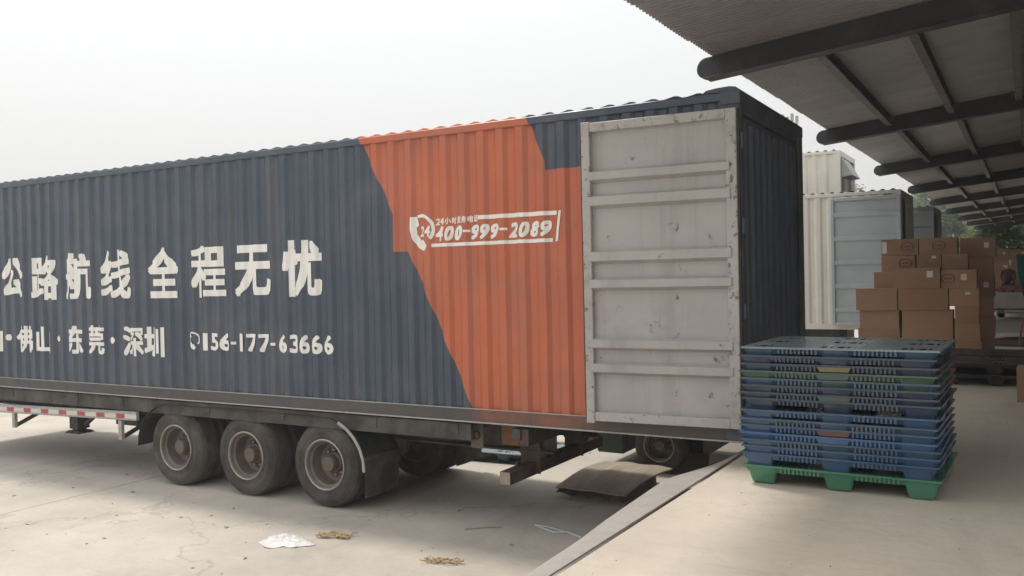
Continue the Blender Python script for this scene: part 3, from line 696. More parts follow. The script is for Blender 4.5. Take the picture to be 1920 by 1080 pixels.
# ------------------------------------------------------------------ cartons
def emblem(w, h):
    mb = MB(); n = 22
    for k in range(n):
        a0, a1 = 2*math.pi*k/n, 2*math.pi*(k+1)/n
        if 3.9 < a0 < 5.4: continue
        mb.add([(w*c*math.cos(a), 0, h*c*math.sin(a)) for a, c in ((a0,1),(a1,1),(a1,.86),(a0,.86))], [(0,1,2,3)])
    for k in range(5): x = -.5*w + k*.25*w; mb.add([(x-.07*w,0,-.1*h),(x+.07*w,0,-.1*h),(x+.07*w,0,.2*h),(x-.07*w,0,.2*h)], [(0,1,2,3)])
    for sx in (-1,1):
        mb.add([(sx*.5*w,0,-1.0*h),(sx*.35*w,0,-1.0*h),(-sx*.0*w,0,-.45*h),(sx*.12*w,0,-.45*h)], [(0,1,2,3)])
    return mb
def carton(label, x0, x1, y0, d, z0, z1, mark=None, paper=None, tape=True, group='cartons stacked inside the dock', rz=None):
    w, h = x1-x0, z1-z0
    c = thing('carton', label, 'carton', ((x0+x1)/2, y0+d/2, z0), R(random.uniform(-1.3,1.3)) if rz is None else rz, group)
    a = w/2-.004; dd_ = d/2; t = .004
    mb = MB()                                          # body with slightly bulging sides
    mb.grid(lambda u, v: (-a+2*a*u, -dd_ - .006*math.sin(math.pi*u)*math.sin(math.pi*v), h*v*.985), 4, 3)
    mb.grid(lambda u, v: (a-2*a*u, dd_ + .006*math.sin(math.pi*u)*math.sin(math.pi*v), h*v*.985), 4, 3)
    mb.grid(lambda u, v: (a + .006*math.sin(math.pi*u)*math.sin(math.pi*v), -dd_+2*dd_*u, h*v*.985), 4, 3)
    mb.grid(lambda u, v: (-a - .006*math.sin(math.pi*u)*math.sin(math.pi*v), dd_-2*dd_*u, h*v*.985), 4, 3)
    mb.add([(-a,-dd_,0),(a,-dd_,0),(a,dd_,0),(-a,dd_,0)], [(3,2,1,0)])
    mb.build('body', M['card'], c)
    for s in (-1, 1):                                   # two top flaps meeting along the middle
        MB().box(-a, a, (.002 if s > 0 else -dd_), (dd_ if s > 0 else -.002), h*.985+.0005, h*.985+t).build('flap', M['card'], c, bevel=.0015)
    if tape:
        mb = MB(); mb.box(-a-.0015, a+.0015, -.024, .024, h*.985+t+.0004, h*.985+t+.0012)
        for s in (-1, 1): mb.box(s*(a+.0068)-.0005, s*(a+.0068)+.0005, -.024, .024, h*.80, h*.985+t)
        mb.build('tape', M['tape'], c)
    if mark: m = emblem(.11*min(1, w/.55), .085); m.build('printed_mark', M['ink'], c).location = (mark, -dd_-.0072, h*.52)
    if paper:
        px_, pz_, pw, ph = paper
        MB().box(-pw*.8, pw*.8, -.0005, .0005, -ph*.8, ph*.8).build('label', M['paper'], c).location = (px_, -dd_-.0072, h*pz_)
    return c
base1 = pallet('plastic_pallet', (.22, 9.72, DZ), 0, 'p_green', 'green plastic pallet under the left columns of the big carton pile')
B = DZ + .148
F = 9.2
carton('closed carton at the lower left of the big pile, just above the pallet', -.47, .20, F, .44, B, 1.385)
carton('closed carton bottom row of the big pile, right of the lower left one', .24, 1.05, F, .44, B, 1.385)
carton('plain carton second row up at the left of the big pile', -.49, .21, F, .44, 1.385, 1.585)
carton('plain carton second row up, next to the right column of the big pile', .23, 1.05, F, .44, 1.385, 1.585)
carton('long plain carton third row up at the left of the big pile', -.46, .20, F, .44, 1.585, 1.905)
carton('long plain carton third row up, middle of the big pile', .24, 1.05, F, .44, 1.585, 1.905)
carton('carton sticking out at the far left of the big pile, its lid lit', -.52, .17, F-.04, .46, 1.905, 2.30)
carton('wide carton in the middle of the big pile, level with the jutting left one', .18, .98, F-.02, .46, 1.905, 2.29)
carton('half hidden carton standing back on the jutting left one', -.23, .36, F+.10, .40, 2.30, 2.585)
carton('wide carton with a crooked white label in the middle of the big pile', .105, .865, F-.03, .44, 2.29, 2.645, paper=(.22,.68,.062,.07))
carton('carton with a big round emblem and white label at the right of the pile', .87, 1.42, F, .44, 2.28, 2.60, mark=-.16, paper=(.08,.6,.055,.065))
carton('emblem carton second row from the top at the left of the pile', -.11, .455, F+.22, .40, 2.585, 2.865, mark=.12)
carton('small carton with one white tag, second row from the top of the pile', .465, .865, F+.22, .40, 2.646, 2.872, paper=(.08,.8,.045,.03))
carton('plain carton second row from the top, right half in shadow', .875, 1.28, F+.20, .40, 2.601, 2.872)
carton('top row carton at the left with a pale taped end', -.115, .50, F+.24, .40, 2.872, 3.165, mark=.13, paper=(-.25,.5,.05,.13))
carton('top row carton in the middle with a printed round emblem', .51, 1.12, F+.24, .40, 2.872, 3.17, mark=.02)
carton('bottom carton of the right-hand column standing on the floor', 1.07, 1.485, F, .42, DZ, 1.37)
carton('second carton up in the right-hand column', 1.065, 1.46, F, .42, 1.37, 1.675)
carton('third carton up in the right-hand column', 1.07, 1.445, F, .42, 1.675, 1.975)
carton('fourth carton up in the right-hand column, with a small white tag', .985, 1.45, F, .42, 1.975, 2.28, paper=(.06,.72,.05,.03))
for k in range(6):
    z0 = DZ + k*.352; o_ = ['floor-level','second','third','fourth','fifth','topmost'][k]
    carton(f'dark shaded carton, {o_} of the column behind the right end of the pile', 1.10+(.02 if k%2 else 0), 1.64+(.05 if k == 5 else .02*(k%2)), 10.1, .5, z0, z0+.35, paper=(.14,.6,.05,.06) if k in (3,5) else None)
carton('lone carton on the dock floor at the right edge of the view', 2.035, 2.5, 4.15, .4, DZ, DZ+.40)
for i, (xa, xb) in enumerate(((1.12,1.66),(1.68,2.24),(2.26,2.8))):
    for k in range(5):
        z0 = DZ + k*.43; cl = ['left','middle','right'][i]; rw = ['bottom','second','third','fourth','top'][k]
        if i == 2 and k > 3: continue
        carton(f'distant reddish carton, {rw} row of the {cl} column by the trees', xa, xb, 27.0, .5, z0, z0+.425, paper=(.1,.7,.05,.05) if k > 2 else None, group='cartons piled at the far end of the dock')

# ------------------------------------------------------------------ other containers backed up along the dock
def box_container(name, label, x1, y0, z0, z1, length, paint, doorm=None, dw=1.45, group=None, swing=2.0):
    w = 2.45; c = thing(name, label, 'container', (x1-length/2, y0+w/2, z0), 0, group)
    prof = corr_profile(x1-length+.1, x1-.1, .28, .036, .012)
    for yy, sg in ((y0, 1), (y0+w, -1)): sheet_wall(prof, yy, sg, z0+.13, z1-.07, 2).build('side_wall', paint, c, True, thick=.002)
    for yy in (y0, y0+w-.06):
        MB().box(x1-length+.1, x1-.1, yy, yy+.06, z0, z0+.135).build('bottom_rail', paint, c, True, bevel=.005)
        MB().box(x1-length+.1, x1-.1, yy-.002, yy+.06, z1-.08, z1).build('top_rail', paint, c, True, bevel=.005)
    for xx in (x1-.12, x1-length):
        for yy in (y0, y0+w-.12): MB().box(xx, xx+.12, yy, yy+.12, z0-.002, z1+.002).build('corner_post', paint, c, True, bevel=.008)
        MB().box(xx+.01, xx+.11, y0+.12, y0+w-.12, z1-.15, z1-.001).build('header_beam', paint, c, True)
        MB().box(xx+.01, xx+.11, y0+.12, y0+w-.12, z0+.002, z0+.14).build('door_sill', paint, c, True)
    MB().box(x1-length+.12, x1-.12, y0+.06, y0+w-.06, z0+.05, z0+.12).build('floor_panel', M['plank'], c, True)
    mb = MB(); pr_ = []; x = x1-.06
    while x > x1-length+.1: pr_ += [(x,0),(x-.05,.005),(x-.09,.035),(x-.13,.035),(x-.17,.01)]; x -= .22
    n = len(pr_); mb.add([(a, y, z1-.002+b) for y in (y0+.004, y0+w-.004) for a, b in pr_], [(i,i+1,n+i+1,n+i) for i in range(n-1)]); mb.build('roof', paint, c, True)
    MB().box(x1-length+.02, x1-length+.06, y0+.12, y0+w-.12, z0+.14, z1-.15).build('front_wall', paint, c, True)
    if doorm:
        MB().box(x1-.06, x1-.02, y0+1.23, y0+w-.13, z0+.145, z1-.155).build('door', paint, c, True, bevel=.006)
        t = R(swing); H0, H1 = z0+.10, z1-.12
        def q(u, z, w_): return (x1-.01 - u*math.cos(t) + w_*math.sin(t), y0-.05 - u*math.sin(t) - w_*math.cos(t), z)
        pz = [(H1-.02,0)]; nn = 5
        for k in range(nn): zc = H1 - (H1-H0)*(k+.75)/(nn+.4); pz += [(zc+.07,0),(zc+.045,.04),(zc-.03,.04),(zc-.07,0)]
        pz.append((H0+.02,0)); n = len(pz); mb = MB()
        mb.add([q(u, z, w_) for u in (.05, dw-.05) for z, w_ in pz], [(j, n+j, n+j+1, j+1) for j in range(n-1)])
        d = mb.build('door', doorm, c, True, thick=.003)
        def fb(name, u0, u1, za, zb): 
            MB().add([q(u,z,w_) for w_ in (-.03,.05) for u,z in ((u0,za),(u1,za),(u1,zb),(u0,zb))], [(0,3,2,1),(4,5,6,7),(0,1,5,4),(1,2,6,5),(2,3,7,6),(3,0,4,7)]).build(name, doorm, d, True, bevel=.006)
        fb('frame_stile', 0, .07, H0, H1); fb('frame_stile', dw-.07, dw, H0, H1); fb('frame_rail', .071, dw-.071, H1-.08, H1); fb('frame_rail', .071, dw-.071, H0, H0+.08)
    return c
M['grey2'] = mat('dull_grey_paint', (.26,.27,.27), .55, .1, 1, streak=((.2,.18,.16), .4, 5))
box_container('shipping_container', 'cream container with a pale blue-grey rear door folded back against it', -.27, 14.0, 1.24, 4.43, 12.2, M['cream'], M['bluegrey'], 1.5)
box_container('shipping_container', 'grey container with a small grey door, furthest along the dock before the trees', -.16, 21.0, 1.24, 4.43, 12.2, M['grey2'], M['bluegrey'], 1.45)
box_container('shipping_container', 'lower cream container of the two stacked behind the blue-grey door', -2.35, 18.0, 0.0, 2.98, 12.2, M['cream'], None, group='stacked cream containers')
st = box_container('shipping_container', 'upper cream container rising above the roof of the blue-grey-doored one', -2.25, 18.0, 2.985, 5.94, 12.2, M['cream'], None, group='stacked cream containers')
MB().add([(-2.24,18.05,5.75),(-2.24,18.05,5.2),(-1.95,18.05,5.24),(-2.24,19.4,5.75),(-2.24,19.4,5.2),(-1.95,19.4,5.24)], [(0,1,2),(5,4,3),(0,3,4,1),(1,4,5,2),(2,5,3,0)]).build('rain_hood', M['grey2'], st, True)
for i, (y0, xr) in enumerate(((14.0, -.27), (21.0, -.16))):
    lab = ['dark trailer chassis under the cream container with the blue-grey door', 'dark trailer chassis under the grey container by the trees'][i]
    t2 = thing('semi_trailer', lab, 'trailer', (xr-6, y0+1.2, 0))
    for yy in (y0+.7, y0+1.7): MB().box(xr-12, xr-1.5, yy-.06, yy+.06, .9, 1.236).build('chassis_beam', M['chassis'], t2, True)
    for xx in (xr-3.5, xr-4.8, xr-6.1):
        make_wheel(t2, (xx, y0+.06, TR)); make_wheel(t2, (xx, y0+2.39, TR), math.pi, 0, False)
        MB().tube([(xx, y0+.3, TR), (xx, y0+2.15, TR)], .07, 8).build('axle', M['chassis'], t2, True)
        for yy in (y0+.7, y0+1.7): MB().box(xx-.1, xx+.1, yy-.05, yy+.05, TR, .905).build('spring_hanger', M['chassis'], t2, True)

# ------------------------------------------------------------------ small green truck on the far side, seen under the trailer
mt = thing('flatbed_truck', 'small dark green flatbed truck parked beyond the trailer, seen underneath it', 'truck', (-1.9, 4.2, 0))
M['dkgreen'] = mat('dark_green_paint', (.035,.055,.048), .5, .2, 2, dirt=((.11,.10,.09), .6, 3, .45, .75))
for y in (3.65, 4.75): MB().box(-3.0, -.35, y-.05, y+.05, .42, .56).build('chassis_beam', M['chassis'], mt, True)
bed = MB().box(-2.95, -.35, 3.32, 5.0, .78, .86).build('bed', M['dkgreen'], mt, True, bevel=.008)
for k in range(5): MB().box(-2.9+k*.5, -2.84+k*.5, 3.36, 4.96, .562, .778).build('bed_bearer', M['chassis'], bed, True)
MB().box(-2.95, -.35, 3.32, 3.35, .862, 1.16).build('side_board', M['dkgreen'], bed, True, bevel=.004)
MB().box(-2.95, -.35, 4.97, 5.0, .862, 1.16).build('side_board', M['dkgreen'], bed, True, bevel=.004)
MB().box(-3.02, -2.62, 3.40, 4.9, .20, .56).build('fuel_box', M['dkgreen'], mt, True, bevel=.02)
cabm = MB(); cabm.prism_y([(-4.0,.45),(-3.05,.45),(-3.05,1.75),(-3.45,1.85),(-3.85,1.75),(-4.05,1.15)], 4.05, 5.2)
for x in (-2.09, -.95):
    for y, rz in ((3.34, 0), (4.98, math.pi)):
        w_ = make_wheel(mt, (x, y, .36), rz); w_.scale = (.71,.71,.71)
    MB().tube([(x, 3.5, .36), (x, 4.8, .36)], .05, 8).build('axle', M['chassis'], mt, True)
    for yy in (3.65, 4.75): MB().box(x-.2, x+.2, yy-.03, yy+.03, .36, .422).build('leaf_spring', M['chassis'], mt, True)
MB().box(-1.5, -1.25, 3.36, 3.6, .30, .56).build('battery_box', M['chassis'], mt, True, bevel=.01)

# ------------------------------------------------------------------ rubber apron on the dock edge, boards and litter
def apron(u, v):
    y = -7.0 + u*7.4
    ks = ((-8,.16),(-3.6,.17),(-2.2,.26),(-1.0,.31),(.1,.10),(.5,.05))
    for (ya, wa), (yb, wb_) in zip(ks, ks[1:]):
        if ya <= y <= yb: q_ = (y-ya)/(yb-ya); w_ = wa + (wb_-wa)*q_*q_*(3-2*q_)
    w_ += .006*math.sin(y*5.3)
    return (ex(y) - .004 - w_*v, y, DZ - .012 - .05*v*v + .008*math.sin(y*3.1)*v)
o = MB().grid(apron, 90, 6).build('rubber_apron', M['apron'], smooth=True, thick=.012)
tag(o, 'dusty wavy rubber apron strip along the edge of the loading dock', 'rubber strip')
wb = thing('broken_board', 'bowed weathered plywood sheet propped above the ground beside the dock', 'board', (-2.3, 2.3, 0), R(-3))
def bow(u, v): return (-.46+u*.94 + .06*v, -.62+1.2*v + .01*math.sin(u*9), .06 + .15*math.sin(min(1, .15+v*.9)*math.pi*.62) + .015*math.sin(u*math.pi) + .006*math.sin(u*14+v*3))
MB().grid(bow, 14, 12).build('sheet', M['wood'], wb, thick=.018)
for x, y in ((-.3,-.45),(.3,-.45),(-.25,.35),(.35,.35)): MB().box(x-.05, x+.05, y-.05, y+.05, 0, .075 + (.09 if y > 0 else 0)).build('block', M['wood'], wb)
MB().grid(lambda u, v: (-.44+u*.9, -.64 + .10*v, .05 + .05*v + .012*math.sin(u*23)), 20, 2).build('torn_ply', M['rustred'], wb, thick=.01)
o = MB().grid(lambda u, v: (-1.80+.42*u+.1*v, 1.75+.95*v+.05*math.sin(u*5), .03+.10*math.sin(u*2.4)+.03*v), 8, 8).build('cardboard_scrap', M['card'], thick=.006); tag(o, 'torn brown cardboard sheet leaning between the bowed board and the dock', 'cardboard')
o = MB().grid(lambda u, v: (-1.34+.5*u, 1.5+1.5*v, .02+.05*math.sin(u*3)+.02*math.sin(v*7)), 8, 10).build('cardboard_scrap', M['wood'], thick=.006); tag(o, 'flat grimy cardboard sheet on the ground against the dock face', 'cardboard')
M['bag'] = mat('white_plastic_bag', (.72,.70,.70), .4, .08, 4, trans=.25, bump=.006, bscale=18)
def bagf(u, v):
    r = .5*v; a = 2*math.pi*u; e = 1 + .18*math.sin(3*a+1) + .1*math.sin(7*a)
    return (-4.40 + .46*r*e*math.cos(a)*1.25, -1.16 + .40*r*e*math.sin(a), .004 + max(0, .05*(1-v*v)) * (1+.35*noise.noise(Vector((u*9, v*6, 2)))) + .012*noise.noise(Vector((4*math.cos(a)*v, 4*math.sin(a)*v, 5))) + .006)
o = MB().grid(bagf, 40, 10).build('plastic_bag', M['bag'], smooth=True); tag(o, 'crumpled white plastic bag lying on the concrete in front of the rear wheel', 'plastic bag')
M['straw'] = mat('straw_rope', (.42,.30,.17), .8, .2, 20); M['strap'] = mat('pale_blue_strap', (.42,.50,.50), .4, .1, 9)
def rope_heap(name, label, cx_, cy_, L_, wd, n, seed, m):
    rg = random.Random(seed); t = thing(name, label, 'rope', (cx_, cy_, 0))
    for k in range(n):
        pts = []; ph = rg.uniform(0, 6); off = rg.uniform(-wd, wd); amp = rg.uniform(.3, 1)*wd
        for i in range(11):
            u = i/10 - .5; pts.append((u*L_*rg.uniform(.9,1) + .02*math.sin(i+ph), off + amp*math.sin(i*.9+ph) + u*.10, .008 + .035*abs(math.sin(i*1.3+ph))))
        MB().tube(pts, .006, 5).build('strand', m, t, smooth=True)
    return t
rope_heap('straw_rope', 'tangled straw rope heap beside the white plastic bag', -4.05, -.80, .34, .05, 9, 3, M['straw'])
rope_heap('straw_rope', 'loose twist of straw rope near the bottom edge of the yard', -2.58, -.98, .36, .04, 6, 5, M['straw'])
t = thing('packing_strap', 'pale blue loose packing strap on the shaded ground near the dock', 'strap', (-2.1, .3, 0))
MB().tube([(-.28,.16,.006),(-.16,.09,.012),(0,.02,.006),(.14,.06,.014),(.34,-.02,.006)], .009, 5).build('strand', M['strap'], t, smooth=True)
MB().tube([(-.30,.17,.008),(-.14,.14,.014),(.0,.12,.008),(.1,.05,.022)], .008, 5).build('strand', M['strap'], t, smooth=True)
o = MB().tube([(-2.98,.0,.012),(-2.80,.16,.014),(-2.66,.24,.012)], [.005,.006,.003], 6).build('stick', M['wood']); tag(o, 'thin dry stick on the ground left of the blue strap', 'stick')
# crumbs and paper scraps nobody could count
mb = MB(); rg = random.Random(11)
for k in range(230):
    x = rg.uniform(-9.5, -.5); y = rg.uniform(-3.2, 4.5); s_ = rg.choice((.008,.01,.014,.02,.03)) * rg.uniform(.6,1.3); a = rg.uniform(0,6.3); f_ = rg.uniform(.15,.6)
    ca, sa = math.cos(a)*s_, math.sin(a)*s_; mi = rg.choice((0,0,0,1,2))
    mb.add([(x+ca,y+sa,.004),(x-sa*f_*2,y+ca*f_*2,.003+s_*.3),(x-ca,y-sa,.004),(x+sa*f_,y-ca*f_,.004+s_*.4)], [(0,1,3),(1,2,3),(0,2,1),(0,3,2)], mi)
for k in range(90):
    x = rg.uniform(.1, 2.4); y = rg.uniform(-4.5, 3.0); s_ = rg.choice((.005,.007,.01))*rg.uniform(.6,1.4); a = rg.uniform(0,6.3)
    ca, sa = math.cos(a)*s_, math.sin(a)*s_
    mb.add([(x+ca,y+sa,DZ+.002),(x-sa*.5,y+ca*.5,DZ+.002),(x-ca,y-sa,DZ+.002),(x,y,DZ+.006)], [(0,1,3),(1,2,3),(2,0,3)], rg.choice((0,1)))
o = mb.build('ground_litter', [M['wood'], M['chassis'], M['paper']]); tag(o, 'scattered crumbs, chips and paper scraps on the concrete', kind='stuff')
for x, y, r_, l_ in ((-.30, 3.0, .10, 'larger crumpled white paper ball at the dock edge behind the container corner'), (-.62, 3.05, .06, 'small pale paper ball left of the larger one behind the container corner')):
    o = MB().grid(lambda u, v: (x+r_*math.cos(6.283*u)*math.sin(3.1416*v)*(1+.35*math.sin(9*6.283*u/6.283+7*v)), y+r_*math.sin(6.283*u)*math.sin(3.1416*v), .56+r_+r_*.75*math.cos(3.1416*v)*(1+.3*math.sin(12*u))), 14, 8).build('paper_ball', M['paper']); tag(o, l_, 'paper')
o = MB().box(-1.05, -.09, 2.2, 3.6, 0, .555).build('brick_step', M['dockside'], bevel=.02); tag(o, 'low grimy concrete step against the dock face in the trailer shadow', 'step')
# ------------------------------------------------------------------ far end of the dock
sheetp = MB().grid(lambda u, v: (1.5+1.9*u, 13.6+1.4*v, DZ+.10+.03*math.sin(u*7)+.03*math.sin(v*5+u*3)), 12, 8).build('foam_sheet', M['palletlow'], thick=.05); tag(sheetp, 'pale yellow foam sheet lying on brown boards behind the black pallets', 'foam sheet')
bs = thing('board_stack', 'low stack of dark brown boards under the pale foam sheet', 'boards', (2.4, 13.6, DZ))
for k in range(8): MB().box(1.5+.01*k, 3.4, 12.2+k*.36, 12.53+k*.36, DZ, DZ+.05).build('board', M['rustred'], bs, True, bevel=.004)
# white flatbed truck, tail towards us
wt = thing('flatbed_truck', 'white flatbed truck tail at the far right with a red bundle on top', 'truck', (2.3, 23.5, DZ))
M['white'] = mat('white_vehicle_paint', (.78,.76,.72), .4, .06, 2, dirt=((.35,.32,.28), .4, 3, .5, .8)); M['glass'] = mat('dark_glass', (.03,.035,.04), .1, .1, 2)
MB().box(1.28, 3.2, 22.5, 26.0, DZ+.50, DZ+.58).build('bed', M['white'], wt, True, bevel=.01)
MB().box(1.28, 3.2, 22.45, 22.495, DZ+.32, DZ+.80).build('tailgate', M['white'], wt, True, bevel=.01)
for x in (1.28, 3.17): MB().box(x, x+.03, 22.5, 26.0, DZ+.582, DZ+.80).build('side_board', M['white'], wt, True, bevel=.005)
MB().box(1.33, 3.15, 22.44, 22.52, DZ+.20, DZ+.27).build('bumper', M['white'], wt, True, bevel=.01)
for x in (1.4, 2.9): MB().box(x, x+.16, 22.425, 22.444, DZ+.22, DZ+.26).build('tail_lamp', M['red'], wt, True)
for x in (1.9, 2.6): MB().box(x-.05, x+.05, 22.52, 27.2, DZ+.36, DZ+.498).build('chassis_beam', M['chassis'], wt, True)
cb_ = MB().prism_x([(26.1,DZ+.35),(27.7,DZ+.35),(27.75,DZ+.95),(27.3,DZ+1.55),(26.2,DZ+1.6)], 2.15, 3.15).build('cab', M['white'], wt, True, bevel=.05, seg=2)
MB().box(2.3, 3.0, 26.07, 26.095, DZ+1.0, DZ+1.4).build('rear_window', M['glass'], cb_, True)
for y in (23.4, 26.9):
    for x, rz in ((1.36, -math.pi/2), (3.12, math.pi/2)):
        w_ = make_wheel(wt, (x, y, DZ+.31), rz, 0, False); w_.scale = (.61,.61,.61)
bun = MB().tube([(1.30,22.8,DZ+.88),(1.6,22.75,DZ+.93),(2.0,22.8,DZ+.91),(2.5,22.75,DZ+.94),(3.0,22.8,DZ+.9)], [.05,.08,.07,.085,.05], 10).build('tarpaulin_roll', mat('faded_red_tarp', (.45,.10,.12), .6, .2, 6, dirt=((.6,.5,.5), .6, 4, .45, .7)), smooth=True)
tag(bun, 'faded red and white tarpaulin roll lying on the white flatbed', 'tarpaulin')
o = MB().grid(lambda u, v: (1.98+.5*u+.14*(1-v)**2 - .0*v, 12.0+.5*u + .05*math.sin(v*9), DZ+.9+.9*v+.02*math.sin(u*12)), 8, 10).build('tarpaulin', mat('teal_tarp', (.03,.22,.19), .5, .2, 4), thick=.006); tag(o, 'teal tarpaulin hanging at the right edge by the dock', 'tarpaulin')
o = MB().bar((2.0, 11.9, DZ+.05), (2.22, 12.0, DZ+1.25), .16, .04).build('leaning_board', mat('faded_red_board', (.33,.10,.09), .7, .2, 4), bevel=.004); tag(o, 'faded red board leaning under the teal tarpaulin', 'board')

def person_seated(loc):
    p = thing('person', 'person in a dark red top sitting among the far cartons', 'person', loc)
    vs = [(0,0,.10),(0,.0,.34),(0,-.03,.52),(0,-.05,.60),(0,-.07,.74), (-.10,-.02,.08),(-.14,-.36,.12),(-.14,-.42,-.28), (.10,-.02,.08),(.14,-.36,.12),(.14,-.42,-.28), (-.17,-.02,.50),(-.21,-.1,.26),(-.12,-.28,.16), (.17,-.02,.50),(.21,-.1,.26),(.12,-.28,.16)]
    es = [(0,1),(1,2),(2,3),(3,4),(0,5),(5,6),(6,7),(0,8),(8,9),(9,10),(2,11),(11,12),(12,13),(2,14),(14,15),(15,16)]
    rr_ = [.15,.145,.11,.055,.10,.085,.065,.045,.085,.065,.045,.06,.045,.032,.06,.045,.032]
    me = bpy.data.meshes.new('body'); me.from_pydata(vs, es, []); o = bpy.data.objects.new('body', me); COL.objects.link(o)
    sm = o.modifiers.new('skin', 'SKIN'); sv = me.skin_vertices[0].data
    for i, r_ in enumerate(rr_): sv[i].radius = (r_, r_)
    sv[0].use_root = True
    o.modifiers.new('sub', 'SUBSURF').levels = 1
    bpy.context.view_layer.update()
    m2 = bpy.data.meshes.new_from_object(o.evaluated_get(bpy.context.evaluated_depsgraph_get())); bpy.data.objects.remove(o)
    mats = [mat('dark_red_cloth', (.12,.03,.035), .8, .15, 9), mat('dark_trousers', (.03,.03,.04), .8, .15, 9), mat('skin', (.42,.26,.19), .6, .05, 9), mat('dark_hair', (.015,.013,.012), .6, .1, 9)]
    for m_ in mats: m2.materials.append(m_)
    for f in m2.polygons:
        c = f.center; f.material_index = 3 if c.z > .76 or (c.z > .66 and c.y > -.06) else 2 if c.z > .58 or (c.z < .2 and c.y < -.24 and abs(c.x) < .125 and c.z > .14) else 1 if c.z < .2 and (c.y < -.05 or c.z < .1) else 0
    link('body', m2, p)
    return p
person_seated((1.62, 26.3, DZ+.9))
st2 = thing('carton', 'reddish carton the seated person sits on', 'carton', (1.62, 26.45, DZ)); MB().box(-.3, .3, -.25, .25, 0, .87).build('body', M['card'], st2, bevel=.005)
MB().box(-.3, .3, -.03, .03, .871, .873).build('tape', M['tape'], st2)

# floodlight mast far behind
ms_ = thing('floodlight_mast', 'slim distant floodlight mast showing above the container roof', 'mast', (-15.4, 70, 0))
MB().tube([(0,0,0),(0,0,15.2)], [.16,.08], 8).build('pole', M['grey2'], ms_)
MB().box(-.9, .9, -.05, .05, 15.1, 15.25).build('crossbar', M['grey2'], ms_)
for k in range(5): MB().box(-.9+k*.4, -.7+k*.4, -.15, .15, 15.3+.1*(k%2), 15.8+.25*(k%2)).build('lamp', M['grey2'], ms_)

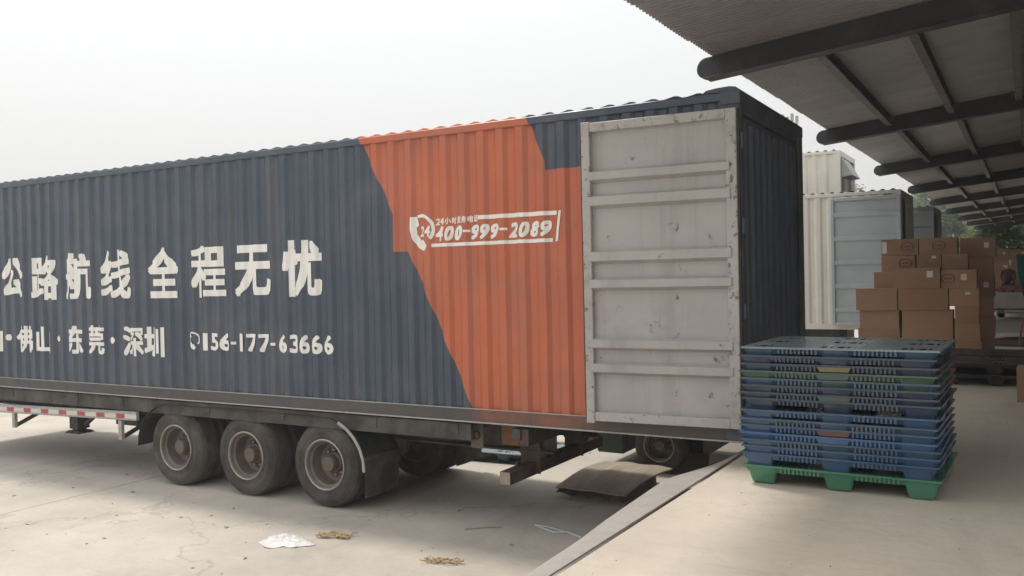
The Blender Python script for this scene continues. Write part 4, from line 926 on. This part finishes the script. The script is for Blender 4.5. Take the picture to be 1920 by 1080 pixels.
# ------------------------------------------------------------------ wooded hill
def hz_(x, y):
    d = max(0, y-62)
    return min(11, d*.16)*(1 - .25*math.sin(x*.03+1)) + .8*noise.noise(Vector((x*.05, y*.05, 0)))*min(1, d*.05) - .02
hill = MB().grid(lambda u, v: (-150+300*u, 60+120*v, hz_(-150+300*u, 60+120*v)), 60, 30).build('hill', mat('hill_grass', (.07,.10,.035), .9, .3, .3, bump=.05, bscale=2), smooth=True); tag(hill, kind='structure')
LEAF = [mat('leaf_dark', (.06,.10,.04), .6, .35, .8, rnd=.1, trans=.3), mat('leaf_mid', (.11,.16,.05), .6, .35, .8, rnd=.1, trans=.3), mat('leaf_yellow', (.21,.23,.06), .6, .3, .8, rnd=.1, trans=.3)]
BARK = mat('bark', (.08,.06,.045), .9, .25, 6)
def tree_meshes(seed, h, cr, leafm, nb=26, per=85):
    rg = random.Random(seed); tr = MB(); lf = MB(); th_ = h*.42
    tr.tube([(0,0,-.3),(.05*rg.uniform(-1,1),.05,th_*.5),(.15*rg.uniform(-1,1),0,th_),(.2*rg.uniform(-1,1),0,h*.75)], [.2,.16,.12,.04], 7)
    for k in range(nb):
        a = rg.uniform(0, 6.28); ph = rg.uniform(-.35, 1.45); rad = cr*rg.uniform(.45, 1.0)
        c = Vector((math.cos(a)*math.cos(ph)*rad, math.sin(a)*math.cos(ph)*rad, th_ + h*.16 + math.sin(ph)*h*.40*rg.uniform(.7,1)))
        if k % 3 == 0: tr.tube([(0,0,th_*rg.uniform(.6,1)), c*.55 + Vector((0,0,th_*.45)), c], [.07,.05,.02], 5)
        R_ = cr*rg.uniform(.22,.40)
        for i in range(per):
            d = Vector((rg.gauss(0,1), rg.gauss(0,1), rg.gauss(0,.8))); d = d.normalized()*R_*rg.uniform(.4,1.05)
            p = c + d; s_ = rg.uniform(.10,.22); n_ = (d.normalized() + Vector((rg.uniform(-1,1),rg.uniform(-1,1),rg.uniform(-.4,1)))*.8).normalized()
            u_ = n_.cross(Vector((0,0,1)) if abs(n_.z) < .9 else Vector((1,0,0))).normalized(); v_ = n_.cross(u_)
            lf.add([p+u_*s_, p+v_*s_*.6, p-u_*s_, p-v_*s_*.6], [(0,1,2,3)])
    return tr.mesh('trunk', BARK, smooth=True), lf.mesh('crown', leafm)
protos = [tree_meshes(1, 6.5, 2.5, LEAF[0]), tree_meshes(2, 5.5, 2.3, LEAF[1]), tree_meshes(3, 5.0, 2.1, LEAF[2]), tree_meshes(4, 7.2, 2.6, LEAF[1])]
spots = []
rg = random.Random(21)
look = ['dark green', 'mid green', 'yellow-green', 'tall mid green']
rows = [(66, 3.6), (74, 3.9), (83, 4.2), (94, 4.6)]
for ri, (y, dx) in enumerate(rows):
    x = -14 - ri*2; k = 0
    while x < 8 + ri*2:
        spots.append((x+rg.uniform(-.8,.8), y+rg.uniform(-2,2), rg.choice((0,0,1,2,3)), ri, k)); x += dx; k += 1
num_ = ['first','second','third','fourth','fifth','sixth','seventh','eighth','ninth','tenth','eleventh','twelfth']
rown = ['at the foot of the far hill', 'in the second rank uphill', 'in the third rank uphill', 'along the crest of the far hill']
for x, y, kd, ri, k in spots:
    t = thing('hill_tree', f'{look[kd]} tree {rown[ri]}, {num_[k]} from the left', 'tree', (x, y, hz_(x, y)), rg.uniform(0, 6.28), 'trees on the far hill')
    sc_ = rg.uniform(.8, 1.15); t.scale = (sc_, sc_, sc_)
    link('trunk', protos[kd][0], t); link('crown', protos[kd][1], t)

# ------------------------------------------------------------------ hazy air
hm = bpy.data.materials.new('haze_air'); hm.use_nodes = True; hn = hm.node_tree; hn.nodes.clear()
ho = hn.nodes.new('ShaderNodeOutputMaterial'); pv = hn.nodes.new('ShaderNodeVolumePrincipled')
pv.inputs['Color'].default_value = (.95,.96,.97,1); pv.inputs['Density'].default_value = .0026; pv.inputs['Anisotropy'].default_value = .35
hn.links.new(pv.outputs[0], ho.inputs['Volume'])
hz = MB().box(-310, 230, -210, 330, -1.0, 26).build('haze', hm); tag(hz, 'thin pale haze in the air over the yard', kind='stuff')
